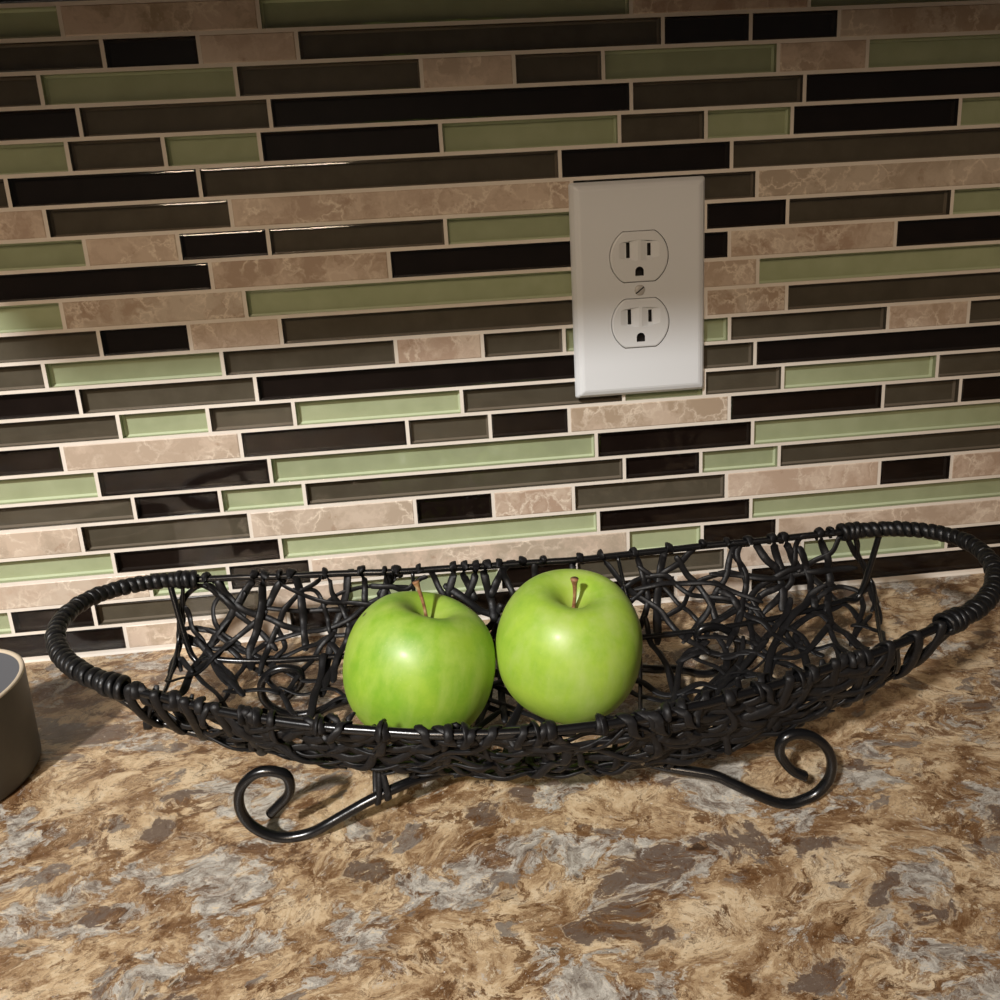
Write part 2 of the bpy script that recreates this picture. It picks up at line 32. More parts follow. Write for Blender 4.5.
STRANDS=[
  (2.8,[[0.054, 0.09], [0.039, 0.043], [0.019, 0.055], [0.0, 0.118], [0.0, 0.18], [0.0, 0.243], [0.0, 0.333], [0.015, 0.396]]),
  (2.6,[[0.008, 0.125], [0.015, 0.192], [0.031, 0.251], [0.05, 0.31], [0.077, 0.368], [0.097, 0.419]]),
  (2.2,[[0.0, 0.239], [0.023, 0.223], [0.05, 0.231], [0.069, 0.251], [0.089, 0.278]]),
  (2.2,[[0.0, 0.282], [0.023, 0.286], [0.05, 0.294], [0.066, 0.29]]),
  (2.6,[[0.0, 0.255], [0.023, 0.27], [0.05, 0.31], [0.062, 0.361], [0.081, 0.404]]),
  (3.8,[[0.085, 0.098], [0.069, 0.176], [0.054, 0.247], [0.042, 0.314], [0.031, 0.388], [0.027, 0.447]]),
  (2.4,[[0.023, 0.388], [0.008, 0.365], [0.0, 0.463], [0.019, 0.439], [0.035, 0.408], [0.05, 0.368], [0.066, 0.314], [0.085, 0.251]]),
  (2.6,[[0.039, 0.0], [0.05, 0.012], [0.062, 0.074], [0.081, 0.133]]),
  (2.4,[[0.027, 0.008], [0.042, 0.055], [0.066, 0.106], [0.085, 0.149]]),
  (2.2,[[0.054, 0.09], [0.046, 0.133], [0.054, 0.2], [0.066, 0.239], [0.081, 0.259]]),
  (2.6,[[0.0, 0.082], [0.0, 0.161], [0.0, 0.235], [0.004, 0.333], [0.0, 0.384], [0.0, 0.431]]),
  (3,[[0.027, 0.0], [0.039, 0.0], [0.046, 0.0], [0.062, 0.074], [0.081, 0.125], [0.104, 0.157], [0.127, 0.176], [0.151, 0.208], [0.174, 0.227]]),
  (2.6,[[0.027, 0.043], [0.042, 0.063], [0.058, 0.106], [0.077, 0.149], [0.097, 0.188], [0.12, 0.235], [0.135, 0.274]]),
  (3.8,[[0.108, 0.0], [0.093, 0.059], [0.081, 0.122], [0.069, 0.184], [0.058, 0.247], [0.05, 0.278]]),
  (3.8,[[0.116, 0.008], [0.116, 0.09], [0.116, 0.149], [0.112, 0.227], [0.108, 0.298], [0.112, 0.345]]),
  (3.4,[[0.154, 0.0], [0.139, 0.043], [0.127, 0.106]]),
  (3.6,[[0.162, 0.027], [0.17, 0.09], [0.174, 0.149], [0.178, 0.235], [0.181, 0.282]]),
  (2.8,[[0.205, 0.0], [0.193, 0.043], [0.174, 0.074], [0.162, 0.102], [0.147, 0.153], [0.139, 0.227], [0.131, 0.294], [0.127, 0.357]]),
  (2.2,[[0.174, 0.074], [0.189, 0.078], [0.201, 0.122], [0.208, 0.18], [0.212, 0.227]]),
  (2.4,[[0.212, 0.027], [0.216, 0.09], [0.228, 0.141], [0.239, 0.208], [0.243, 0.247]]),
  (3.8,[[0.251, 0.0], [0.239, 0.02], [0.236, 0.09], [0.228, 0.157], [0.22, 0.219], [0.216, 0.286], [0.212, 0.357]]),
  (3,[[0.263, 0.0], [0.263, 0.078], [0.263, 0.125]]),
  (2.2,[[0.205, 0.133], [0.224, 0.098], [0.247, 0.082], [0.27, 0.074], [0.293, 0.074], [0.317, 0.082]]),
  (2.6,[[0.031, 0.227], [0.05, 0.231], [0.069, 0.259], [0.093, 0.294], [0.116, 0.314], [0.139, 0.345], [0.158, 0.372], [0.181, 0.392], [0.208, 0.408]]),
  (2.4,[[0.139, 0.259], [0.158, 0.247], [0.181, 0.235], [0.205, 0.231], [0.228, 0.212], [0.243, 0.192], [0.263, 0.145], [0.278, 0.125]]),
  (2.2,[[0.124, 0.137], [0.147, 0.145], [0.17, 0.153], [0.197, 0.153], [0.224, 0.157]]),
  (2.4,[[0.135, 0.317], [0.158, 0.317], [0.181, 0.294], [0.197, 0.282], [0.212, 0.259], [0.239, 0.259]]),
  (2.6,[[0.042, 0.38], [0.058, 0.337], [0.069, 0.29], [0.089, 0.243], [0.1, 0.212], [0.116, 0.169]]),
  (2.6,[[0.081, 0.294], [0.104, 0.337], [0.127, 0.372], [0.147, 0.408], [0.166, 0.451], [0.178, 0.482]]),
  (3,[[0.035, 0.282], [0.05, 0.317], [0.066, 0.365], [0.081, 0.4], [0.1, 0.431]]),
  (2.8,[[0.085, 0.47], [0.093, 0.415], [0.1, 0.365], [0.108, 0.321], [0.12, 0.286]]),
  (2.4,[[0.046, 0.408], [0.062, 0.427], [0.077, 0.459], [0.089, 0.486]]),
  (2.6,[[0.212, 0.267], [0.201, 0.298], [0.193, 0.341], [0.181, 0.38], [0.17, 0.415]]),
  (2.4,[[0.17, 0.431], [0.189, 0.439], [0.212, 0.435], [0.232, 0.431], [0.251, 0.451]]),
  (3.6,[[0.208, 0.353], [0.208, 0.412], [0.205, 0.455], [0.205, 0.494]]),
  (3.6,[[0.216, 0.286], [0.228, 0.333], [0.22, 0.38], [0.216, 0.419]]),
  (2.4,[[0.143, 0.227], [0.154, 0.29], [0.143, 0.329], [0.139, 0.384]]),
  (2.6,[[0.097, 0.439], [0.116, 0.427], [0.143, 0.435]]),
  (2.6,[[0.212, 0.478], [0.232, 0.451], [0.251, 0.447]]),
  (3.8,[[0.29, 0.11], [0.305, 0.027], [0.317, 0.0]]),
  (3,[[0.672, 0.0], [0.676, 0.059], [0.676, 0.122], [0.676, 0.184], [0.664, 0.247], [0.653, 0.286]]),
  (4,[[0.718, 0.0], [0.71, 0.063], [0.699, 0.125], [0.687, 0.204], [0.676, 0.278], [0.672, 0.329]]),
  (3,[[0.768, 0.024], [0.741, 0.063], [0.714, 0.094]]),
  (3.2,[[0.734, 0.063], [0.741, 0.118], [0.753, 0.169], [0.757, 0.235], [0.757, 0.29]]),
  (3.2,[[0.614, 0.0], [0.625, 0.031], [0.637, 0.094], [0.649, 0.145], [0.668, 0.2], [0.683, 0.243], [0.691, 0.294], [0.707, 0.345], [0.73, 0.384]]),
  (2.4,[[0.68, 0.086], [0.695, 0.125], [0.707, 0.176], [0.714, 0.231], [0.726, 0.267], [0.734, 0.306]]),
  (2.4,[[0.645, 0.141], [0.664, 0.118], [0.687, 0.11], [0.71, 0.114], [0.722, 0.157], [0.734, 0.196], [0.753, 0.212], [0.776, 0.227], [0.795, 0.251], [0.811, 0.282]]),
  (2.4,[[0.672, 0.149], [0.703, 0.141], [0.726, 0.149], [0.757, 0.157], [0.78, 0.172], [0.795, 0.204], [0.819, 0.251]]),
  (2.6,[[0.691, 0.27], [0.718, 0.239], [0.734, 0.196], [0.753, 0.153], [0.776, 0.137], [0.799, 0.129], [0.819, 0.145], [0.846, 0.165]]),
  (3,[[0.811, 0.0], [0.826, 0.02], [0.807, 0.094], [0.792, 0.157], [0.772, 0.208], [0.749, 0.274], [0.73, 0.31], [0.714, 0.345]]),
  (3,[[0.849, 0.0], [0.838, 0.024], [0.822, 0.063], [0.822, 0.114], [0.822, 0.169], [0.807, 0.247], [0.792, 0.306], [0.78, 0.349]]),
  (2.4,[[0.653, 0.192], [0.672, 0.157], [0.683, 0.125]]),
  (3,[[0.726, 0.38], [0.71, 0.388], [0.699, 0.419], [0.695, 0.466], [0.691, 0.494]]),
  (3,[[0.741, 0.357], [0.764, 0.361], [0.784, 0.372], [0.807, 0.396]]),
  (2.6,[[0.71, 0.404], [0.734, 0.396], [0.757, 0.404], [0.784, 0.415], [0.811, 0.427]]),
  (2.8,[[0.73, 0.376], [0.749, 0.317], [0.772, 0.29], [0.795, 0.267]]),
  (2.6,[[0.676, 0.392], [0.687, 0.427], [0.699, 0.463]]),
  (3,[[0.73, 0.482], [0.753, 0.451], [0.764, 0.423], [0.764, 0.392], [0.757, 0.368]]),
  (3.4,[[0.749, 0.498], [0.768, 0.47], [0.792, 0.439], [0.811, 0.412]]),
  (3,[[0.826, 0.255], [0.807, 0.302], [0.803, 0.349], [0.811, 0.384]]),
  (2.6,[[0.726, 0.408], [0.745, 0.431], [0.761, 0.455]]),
  (2.6,[[0.66, 0.29], [0.66, 0.345], [0.668, 0.376], [0.68, 0.415], [0.687, 0.459]]),
  (4,[[0.853, 0.024], [0.861, 0.094], [0.873, 0.145], [0.869, 0.216], [0.857, 0.286]]),
  (3.8,[[0.884, 0.0], [0.88, 0.043], [0.88, 0.122]]),
  (3.8,[[0.896, 0.0], [0.9, 0.09], [0.903, 0.145]]),
  (3,[[0.985, 0.0], [0.977, 0.043], [0.958, 0.106], [0.934, 0.133], [0.915, 0.149], [0.888, 0.153], [0.865, 0.176], [0.838, 0.204], [0.819, 0.235]]),
  (3,[[0.969, 0.0], [0.942, 0.0], [0.923, 0.016], [0.907, 0.086], [0.896, 0.149], [0.884, 0.204], [0.857, 0.259], [0.834, 0.294]]),
  (3.6,[[0.946, 0.027], [0.95, 0.102], [0.946, 0.188], [0.931, 0.27], [0.919, 0.329]]),
  (4,[[0.915, 0.086], [0.915, 0.165], [0.907, 0.239], [0.9, 0.31]]),
  (2.8,[[0.788, 0.133], [0.807, 0.141], [0.834, 0.161], [0.857, 0.176], [0.884, 0.18], [0.911, 0.176], [0.946, 0.188], [0.988, 0.208]]),
  (2.6,[[0.784, 0.176], [0.799, 0.212], [0.815, 0.243], [0.819, 0.294], [0.83, 0.337], [0.853, 0.372], [0.873, 0.404], [0.884, 0.435]]),
  (2.8,[[0.985, 0.031], [0.992, 0.118], [1.0, 0.196], [0.996, 0.286], [0.992, 0.357], [1.0, 0.412], [1.0, 0.451]]),
  (2.8,[[1.0, 0.043], [1.0, 0.161], [1.0, 0.231], [1.0, 0.314], [1.0, 0.376], [0.988, 0.404]]),
  (3.8,[[0.919, 0.212], [0.927, 0.267], [0.938, 0.317], [0.954, 0.365], [0.969, 0.408]]),
  (3.4,[[1.0, 0.306], [0.977, 0.325], [0.946, 0.333], [0.919, 0.349], [0.892, 0.353], [0.869, 0.365]]),
  (2.4,[[0.938, 0.274], [0.954, 0.278], [0.973, 0.321], [0.977, 0.357], [0.973, 0.392], [0.958, 0.431]]),
  (4,[[0.903, 0.361], [0.923, 0.4], [0.942, 0.443], [0.965, 0.498]]),
  (3.2,[[0.803, 0.376], [0.803, 0.325], [0.815, 0.278], [0.838, 0.235], [0.857, 0.223]]),
  (3.6,[[0.865, 0.294], [0.853, 0.337], [0.834, 0.368], [0.819, 0.388], [0.803, 0.423], [0.784, 0.455], [0.761, 0.482]]),
  (3,[[0.846, 0.357], [0.857, 0.396], [0.869, 0.427], [0.892, 0.451]]),
  (2.6,[[0.931, 0.274], [0.911, 0.294], [0.892, 0.341], [0.873, 0.368]]),
  (3,[[0.919, 0.357], [0.919, 0.392], [0.907, 0.419], [0.888, 0.443], [0.865, 0.455], [0.842, 0.451]]),
  (3,[[0.822, 0.482], [0.83, 0.451], [0.846, 0.427], [0.861, 0.423]]),
  (2.6,[[0.965, 0.435], [0.985, 0.451], [1.0, 0.482], [1.0, 0.525]]),
  (2.6,[[0.988, 0.404], [0.973, 0.427], [0.958, 0.451]]),
  (2.6,[[0.903, 0.447], [0.923, 0.459], [0.927, 0.498], [0.915, 0.513]]),
  (2.8,[[0.919, 0.423], [0.927, 0.459], [0.942, 0.51]]),
  (2.8,[[0.772, 0.235], [0.795, 0.251], [0.811, 0.282], [0.819, 0.321]]),
  (3,[[0.819, 0.078], [0.826, 0.129], [0.819, 0.192], [0.799, 0.27], [0.784, 0.329], [0.772, 0.372]]),
  (2.6,[[0.772, 0.415], [0.792, 0.415], [0.819, 0.435], [0.838, 0.459], [0.861, 0.486]]),
  (2.6,[[0.78, 0.463], [0.811, 0.482], [0.838, 0.51]]),
  (3.4,[[0.869, 0.412], [0.876, 0.451], [0.88, 0.502]]),
  (2.6,[[0.811, 0.408], [0.83, 0.439], [0.846, 0.466]]),
  (2.6,[[0.761, 0.31], [0.784, 0.286], [0.803, 0.278]]),
  (4,[[0.317, 0.0], [0.305, 0.039], [0.29, 0.09]]),
  (3,[[0.347, 0.0], [0.359, 0.027], [0.371, 0.086], [0.378, 0.118]]),
  (3.6,[[0.402, 0.0], [0.394, 0.055], [0.386, 0.11]]),
  (3.4,[[0.405, 0.0], [0.413, 0.067], [0.421, 0.122]]),
  (3.6,[[0.432, 0.0], [0.425, 0.071], [0.413, 0.129]]),
  (4,[[0.44, 0.0], [0.444, 0.098], [0.448, 0.165], [0.448, 0.216]]),
  (4,[[0.494, 0.0], [0.479, 0.0], [0.463, 0.067], [0.452, 0.114]]),
  (3,[[0.471, 0.0], [0.471, 0.051], [0.479, 0.118]]),
  (3.4,[[0.456, 0.192], [0.444, 0.247], [0.436, 0.263]]),
  (3.4,[[0.39, 0.102], [0.409, 0.137], [0.429, 0.188], [0.444, 0.208]]),
  (3,[[0.537, 0.0], [0.521, 0.0], [0.517, 0.063]]),
  (3.4,[[0.579, 0.0], [0.575, 0.047]]),
  (2.6,[[0.347, 0.047], [0.328, 0.086], [0.317, 0.09], [0.305, 0.074], [0.286, 0.071]]),
  (3,[[0.448, 0.31], [0.44, 0.38], [0.44, 0.443], [0.432, 0.513]]),
  (3,[[0.452, 0.368], [0.456, 0.439], [0.463, 0.502]]),
  (3,[[0.432, 0.463], [0.467, 0.494]]),
  (3,[[0.444, 0.427], [0.483, 0.466]]),
]
LEFT_SCROLL=[[-113.9, -167.3, 14.5], [-111.1, -167.3, 17.0], [-108.8, -167.3, 19.2], [-106.0, -167.3, 21.8], [-104.4, -167.3, 25.0], [-104.1, -167.3, 27.8], [-104.5, -167.3, 30.8], [-105.9, -167.3, 32.9], [-108.2, -167.3, 34.1], [-110.5, -167.3, 34.9], [-113.3, -167.3, 35.2], [-116.6, -167.3, 34.7], [-119.6, -167.3, 33.1], [-121.9, -167.3, 31.0], [-123.9, -167.3, 28.4], [-125.1, -167.3, 25.2], [-125.6, -167.3, 21.4], [-125.3, -167.3, 17.4], [-124.2, -167.3, 13.9], [-122.5, -167.3, 10.7], [-120.0, -167.3, 7.9], [-117.0, -167.3, 5.5], [-113.2, -167.3, 3.5], [-109.1, -167.3, 2.4], [-104.2, -167.3, 2.3], [-97.8, -167.3, 3.4], [-91.7, -167.3, 6.1], [-85.7, -166.5, 8.6], [-72.8, -164.8, 13.8], [-60.0, -162.3, 17.0]]
RIGHT_SCROLL=[[110.2, -179.5, 14.9], [105.8, -179.5, 17.4], [103.1, -179.5, 20.2], [100.9, -179.5, 23.4], [99.0, -179.5, 27.0], [98.9, -179.5, 30.9], [100.1, -179.5, 33.6], [102.2, -179.5, 35.2], [105.2, -179.5, 35.8], [108.2, -179.5, 35.5], [110.8, -179.5, 34.7], [113.9, -179.5, 32.9], [117.0, -179.5, 30.1], [119.7, -179.5, 26.4], [121.2, -179.5, 22.8], [121.8, -179.5, 18.9], [121.5, -179.5, 15.5], [120.8, -179.5, 12.1], [119.2, -179.5, 9.4], [116.7, -179.5, 6.2], [113.7, -179.5, 4.1], [109.8, -179.5, 2.6], [106.4, -179.5, 1.6], [102.9, -179.5, 1.5], [98.9, -179.5, 2.5], [94.9, -179.5, 4.6], [91.3, -178.8, 6.4], [85.2, -177.5, 9.5], [79.6, -175.3, 11.9], [72.7, -172.7, 14.5]]
CAM=[-27.029, -439.974, 247.705]
CR=[0.9949815744550888, -0.08257802150154664, -0.05650253852493961]
CU=[0.07370247252105555, 0.22293735657759312, 0.9720426331115719]
CF=[0.06767283087883375, 0.9713288863238265, -0.2279047664129901]

MM = 0.001
random.seed(7)
scene = bpy.context.scene
col = scene.collection

# ------------------------------------------------------------------ helpers
def V(p): return Vector((p[0]*MM, p[1]*MM, p[2]*MM))

def obj(name, verts, faces, mats, parent=None, smooth=True, face_mats=None):
    me = bpy.data.meshes.new(name)
    me.from_pydata([tuple(v) for v in verts], [], faces)
    for m in (mats if isinstance(mats, (list, tuple)) else [mats]):
        me.materials.append(m)
    if face_mats:
        me.polygons.foreach_set('material_index', face_mats)
    me.polygons.foreach_set('use_smooth', [smooth]*len(me.polygons))
    me.update()
    o = bpy.data.objects.new(name, me)
    col.objects.link(o)
    if parent is not None:
        o.parent = parent
    return o

def empty(name, loc, label, cat, group=None):
    o = bpy.data.objects.new(name, None)
    o.empty_display_size = 0.02
    o.location = V(loc)
    col.objects.link(o)
    o['label'] = label
    o['category'] = cat
    if group: o['group'] = group
    return o

def rel(o, parent):
    """o was built in world coordinates: keep it there under its parent"""
    o.parent = parent
    o.matrix_parent_inverse = Matrix.Translation(parent.location).inverted()
    return o

def catmull(P, step):
    P = [Vector(p) for p in P]
    out = []
    n = len(P)
    for i in range(n-1):
        p0 = P[max(i-1, 0)]; p1 = P[i]; p2 = P[i+1]; p3 = P[min(i+2, n-1)]
        k = max(1, int(math.ceil((p2-p1).length/step)))
        for j in range(k):
            t = j/k
            out.append(.5*((2*p1)+(-p0+p2)*t+(2*p0-5*p1+4*p2-p3)*t*t+(-p0+3*p1-3*p2+p3)*t**3))
    out.append(P[-1])
    return out

class Sweep:
    """collects swept bars (elliptic section) into one mesh; points in mm"""
    def __init__(self): self.v = []; self.f = []
    def add(self, P, w, h=None, normals=None, n=8, closed=False, taper=0.0, twist=0.0, vary=0.0):
        h = w if h is None else h
        N = len(P)
        if N < 2: return
        base = len(self.v)
        prev = None
        for i in range(N):
            if closed: t = P[(i+1) % N]-P[i-1]
            else: t = P[min(i+1, N-1)]-P[max(i-1, 0)]
            if t.length < 1e-9: t = Vector((1, 0, 0))
            t = t.normalized()
            if normals is not None: nn = normals[i]
            elif prev is None: nn = Vector((0, 0, 1)) if abs(t.z) < .9 else Vector((0, 1, 0))
            else: nn = prev
            nn = nn-t*nn.dot(t)
            if nn.length < 1e-6: nn = prev if prev is not None else Vector((0, 1, 0)).cross(t)
            nn = nn.normalized(); prev = nn
            b = t.cross(nn)
            if twist:
                a = twist*i
                nn, b = nn*math.cos(a)+b*math.sin(a), b*math.cos(a)-nn*math.sin(a)
            k = 1.0
            if taper and not closed:
                e = min(i, N-1-i)/max(1, N-1)
                k = 1.0 if e > .06 else 1-taper*(1-e/.06)
            if vary: k *= 1+vary*noise.noise(Vector((i*.23, base*.013, 1.7)))
            for j in range(n):
                a = 2*math.pi*j/n
                self.v.append((P[i]+b*(math.cos(a)*w/2*k)+nn*(math.sin(a)*h/2*k))*MM)
        for i in range(N if closed else N-1):
            i2 = (i+1) % N
            for j in range(n):
                j2 = (j+1) % n
                self.f.append((base+i*n+j, base+i*n+j2, base+i2*n+j2, base+i2*n+j))
        if not closed:
            self.f.append(tuple(base+j for j in reversed(range(n))))
            self.f.append(tuple(base+(N-1)*n+j for j in range(n)))
    def build(self, name, mat, parent=None):
        o = obj(name, self.v, self.f, mat)
        if parent is not None: rel(o, parent)
        return o

# ------------------------------------------------------------------ materials
def mat(name):
    m = bpy.data.materials.new(name); m.use_nodes = True
    nt = m.node_tree; nt.nodes.clear()
    out = nt.nodes.new('ShaderNodeOutputMaterial')
    return m, nt, out

def nd(nt, kind, **kw):
    n = nt.nodes.new(kind)
    for k, v in kw.items():
        if k.startswith('i_'):
            n.inputs[k[2:].replace('_', ' ')].default_value = v
        else: setattr(n, k, v)
    return n

def principled(nt, out, color, rough, **kw):
    b = nt.nodes.new('ShaderNodeBsdfPrincipled')
    if not isinstance(color, bpy.types.NodeSocket): b.inputs['Base Color'].default_value = (*color, 1)
    else: nt.links.new(color, b.inputs['Base Color'])
    if isinstance(rough, bpy.types.NodeSocket): nt.links.new(rough, b.inputs['Roughness'])
    else: b.inputs['Roughness'].default_value = rough
    for k, v in kw.items(): b.inputs[k.replace('_', ' ')].default_value = v
    nt.links.new(b.outputs[0], out.inputs[0])
    return b

def ramp(nt, fac, stops, interp='LINEAR'):
    r = nt.nodes.new('ShaderNodeValToRGB'); r.color_ramp.interpolation = interp
    e = r.color_ramp.elements
    while len(e) < len(stops): e.new(.5)
    for q, (p, c) in zip(e, stops):
        q.position = p; q.color = (*c, 1) if len(c) == 3 else c
    nt.links.new(fac, r.inputs[0])
    return r.outputs[0]

def mix(nt, fac, a, b, blend='MIX'):
    m = nt.nodes.new('ShaderNodeMix'); m.data_type = 'RGBA'; m.blend_type = blend
    for s, v in ((0, fac), (6, a), (7, b)):
        if isinstance(v, bpy.types.NodeSocket): nt.links.new(v, m.inputs[s])
        elif s == 0: m.inputs[0].default_value = v
        else: m.inputs[s].default_value = (*v, 1)
    return m.outputs[2]

def noise_tex(nt, vec, scale, detail=6, rough=.55, dist=0.0, kind='FBM', lac=2.0):
    n = nt.nodes.new('ShaderNodeTexNoise')
    n.noise_type = kind
    n.inputs['Scale'].default_value = scale; n.inputs['Detail'].default_value = detail
    n.inputs['Roughness'].default_value = rough; n.inputs['Distortion'].default_value = dist
    n.inputs['Lacunarity'].default_value = lac
    if vec is not None: nt.links.new(vec, n.inputs['Vector'])
    return n

def bump(nt, b, height, strength, dist=0.001):
    n = nt.nodes.new('ShaderNodeBump'); n.inputs['Strength'].default_value = strength
    n.inputs['Distance'].default_value = dist
    nt.links.new(height, n.inputs['Height']); nt.links.new(n.outputs[0], b.inputs['Normal'])

def vmath(nt, op, a, b=None):
    n = nt.nodes.new('ShaderNodeVectorMath'); n.operation = op
    for i, v in enumerate((a, b)):
        if v is None: continue
        if isinstance(v, bpy.types.NodeSocket): nt.links.new(v, n.inputs[i])
        else: n.inputs[i].default_value = v
    return n.outputs[0]

def fmath(nt, op, a, b=None, clamp=False):
    n = nt.nodes.new('ShaderNodeMath'); n.operation = op; n.use_clamp = clamp
    for i, v in enumerate((a, b)):
        if v is None: continue
        if isinstance(v, bpy.types.NodeSocket): nt.links.new(v, n.inputs[i])
        else: n.inputs[i].default_value = v
    return n.outputs[0]

def tile_vec(nt, scl=(1, 1, 1)):
    tc = nt.nodes.new('ShaderNodeTexCoord')
    at = nt.nodes.new('ShaderNodeAttribute'); at.attribute_name = 'tile_random'
    off = vmath(nt, 'MULTIPLY', at.outputs['Color'], (3.0, 3.0, 3.0))
    return vmath(nt, 'ADD', vmath(nt, 'MULTIPLY', tc.outputs['Object'], scl), off), at

def backing(name, c0, c1, rough=.45):
    m, nt, out = mat(name)
    vec, at = tile_vec(nt)
    n = noise_tex(nt, vec, 60, 4, .6)
    c = mix(nt, ramp(nt, n.outputs[0], [(.35, (0, 0, 0)), (.7, (1, 1, 1))]), c0, c1)
    sep = nt.nodes.new('ShaderNodeSeparateColor'); nt.links.new(at.outputs['Color'], sep.inputs[0])
    k = fmath(nt, 'ADD', fmath(nt, 'MULTIPLY', sep.outputs[2], .22), .89)
    sc = nt.nodes.new('ShaderNodeVectorMath'); sc.operation = 'SCALE'
    nt.links.new(c, sc.inputs[0]); nt.links.new(k, sc.inputs['Scale'])
    principled(nt, out, sc.outputs[0], rough, Specular_IOR_Level=.08)
    return m

M_green = backing('green_glass_backing', (.335, .365, .225), (.385, .415, .265))
M_brown = backing('brown_glass_backing', (.076, .062, .044), (.098, .082, .060))
M_black = backing('black_glass_backing', (.0075, .004, .003), (.012, .007, .0055))

def edge_mat(name, c):
    m, nt, out = mat(name); principled(nt, out, c, .4, Specular_IOR_Level=.1); return m
M_green_e = edge_mat('green_glass_edge', (.53, .58, .40))
M_brown_e = edge_mat('brown_glass_edge', (.16, .13, .10))
M_black_e = edge_mat('black_glass_edge', (.018, .013, .011))

M_glass, nt, out = mat('clear_tile_glass')
tr = nd(nt, 'ShaderNodeBsdfTransparent'); tr.inputs[0].default_value = (.97, .985, .97, 1)
gl = nd(nt, 'ShaderNodeBsdfGlossy'); gl.inputs['Roughness'].default_value = .06
gl.inputs[0].default_value = (1, 1, 1, 1)
vec, at = tile_vec(nt, (.4, 1, 1))
wn = noise_tex(nt, vec, 55, 2, .5)
bp = nd(nt, 'ShaderNodeBump'); bp.inputs['Strength'].default_value = .25; bp.inputs['Distance'].default_value = .0008
nt.links.new(wn.outputs[0], bp.inputs['Height'])
nt.links.new(bp.outputs[0], gl.inputs['Normal'])
mx = nd(nt, 'ShaderNodeMixShader')
lw = nd(nt, 'ShaderNodeLayerWeight'); lw.inputs['Blend'].default_value = .5
fres = fmath(nt, 'ADD', fmath(nt, 'MULTIPLY', fmath(nt, 'POWER', lw.outputs['Facing'], 5.0), .95), .042)
nt.links.new(fres, mx.inputs[0]); nt.links.new(tr.outputs[0], mx.inputs[1]); nt.links.new(gl.outputs[0], mx.inputs[2])
nt.links.new(mx.outputs[0], out.inputs[0])

M_grout, nt, out = mat('grout')
tc = nd(nt, 'ShaderNodeTexCoord')
n = noise_tex(nt, tc.outputs['Object'], 900, 4, .6)
n2 = noise_tex(nt, tc.outputs['Object'], 30, 3, .6)
c = mix(nt, n2.outputs[0], (.66, .60, .52), (.82, .76, .68))
b = principled(nt, out, c, .9); bump(nt, b, n.outputs[0], .35, .0006)

def warped(vec, scale, amt, detail=4, rough=.6):
    w = noise_tex(nt, vec, scale, detail, rough)
    d = vmath(nt, 'SUBTRACT', w.outputs['Color'], (.5, .5, .5))
    s = nt.nodes.new('ShaderNodeVectorMath'); s.operation = 'SCALE'; s.inputs['Scale'].default_value = amt
    nt.links.new(d, s.inputs[0])
    return vmath(nt, 'ADD', vec, s.outputs[0])

# polished travertine / marble strips
M_stone, nt, out = mat('marble_tile')
vec, at = tile_vec(nt)
wv = warped(warped(vec, 45, .030), 160, .008, 4, .7)
base = noise_tex(nt, wv, 38, 6, .62)
vo = nd(nt, 'ShaderNodeTexVoronoi'); vo.feature = 'DISTANCE_TO_EDGE'; vo.inputs['Scale'].default_value = 70
nt.links.new(wv, vo.inputs['Vector'])
veins = ramp(nt, vo.outputs['Distance'], [(0, (1, 1, 1)), (.03, (.5, .5, .5)), (.10, (0, 0, 0))])
msk = noise_tex(nt, vec, 32, 3, .6)
veinf = mix(nt, ramp(nt, msk.outputs[0], [(.42, (0, 0, 0)), (.6, (1, 1, 1))]), (0, 0, 0), veins)
sep = nd(nt, 'ShaderNodeSeparateColor'); nt.links.new(at.outputs['Color'], sep.inputs[0])
ca = ramp(nt, sep.outputs[0], [(0, (.36, .27, .19)), (.3, (.43, .31, .23)), (.55, (.42, .35, .27)), (.8, (.50, .37, .28)), (1, (.38, .30, .21))])
cb = ramp(nt, sep.outputs[1], [(0, (.56, .45, .35)), (.5, (.62, .50, .40)), (1, (.53, .45, .36))])
c = mix(nt, ramp(nt, base.outputs[0], [(.42, (0, 0, 0)), (.58, (1, 1, 1))]), ca, cb)
c = mix(nt, veinf, c, (.76, .66, .54))
dk = noise_tex(nt, vec, 70, 5, .7)
c = mix(nt, ramp(nt, dk.outputs[0], [(.60, (0, 0, 0)), (.68, (.5, .5, .5))]), c, (.30, .19, .12))
b = principled(nt, out, c, .42); bump(nt, b, dk.outputs[0], .08, .0006)

# ------------------------------------------------------------------ counter
M_counter, nt, out = mat('stone_pattern_countertop')
tc = nd(nt, 'ShaderNodeTexCoord')
mp = nd(nt, 'ShaderNodeMapping'); nt.links.new(tc.outputs['Object'], mp.inputs[0])
mp.inputs['Rotation'].default_value = (0, 0, math.radians(-38)); mp.inputs['Scale'].default_value = (1, 1.45, 1)
P0 = mp.outputs[0]
P1 = warped(P0, 13, .055, 3, .5)
P2 = warped(P1, 48, .020, 5, .62)
P3 = warped(P2, 190, .0060, 6, .74)
def field(vec, off, scale, detail, rough): return noise_tex(nt, vmath(nt, 'ADD', vec, off), scale, detail, rough).outputs[0]
def step(f, a, w_=.02, hi=1.0): return ramp(nt, f, [(a, (0, 0, 0)), (a+w_, (hi, hi, hi))])
def iso(f, a, w_, hi): return ramp(nt, f, [(a-w_, (0, 0, 0)), (a-w_*.35, (hi, hi, hi)), (a+w_*.35, (hi, hi, hi)), (a+w_, (0, 0, 0))])
mid = field(P3, (0, 0, 0), 40, 10, .74)
fine = field(P3, (5, 1, 0), 150, 9, .78)
vfine = field(P3, (2, 8, 0), 480, 5, .75)
crust = field(P3, (9, 3, 0), 58, 12, .78)
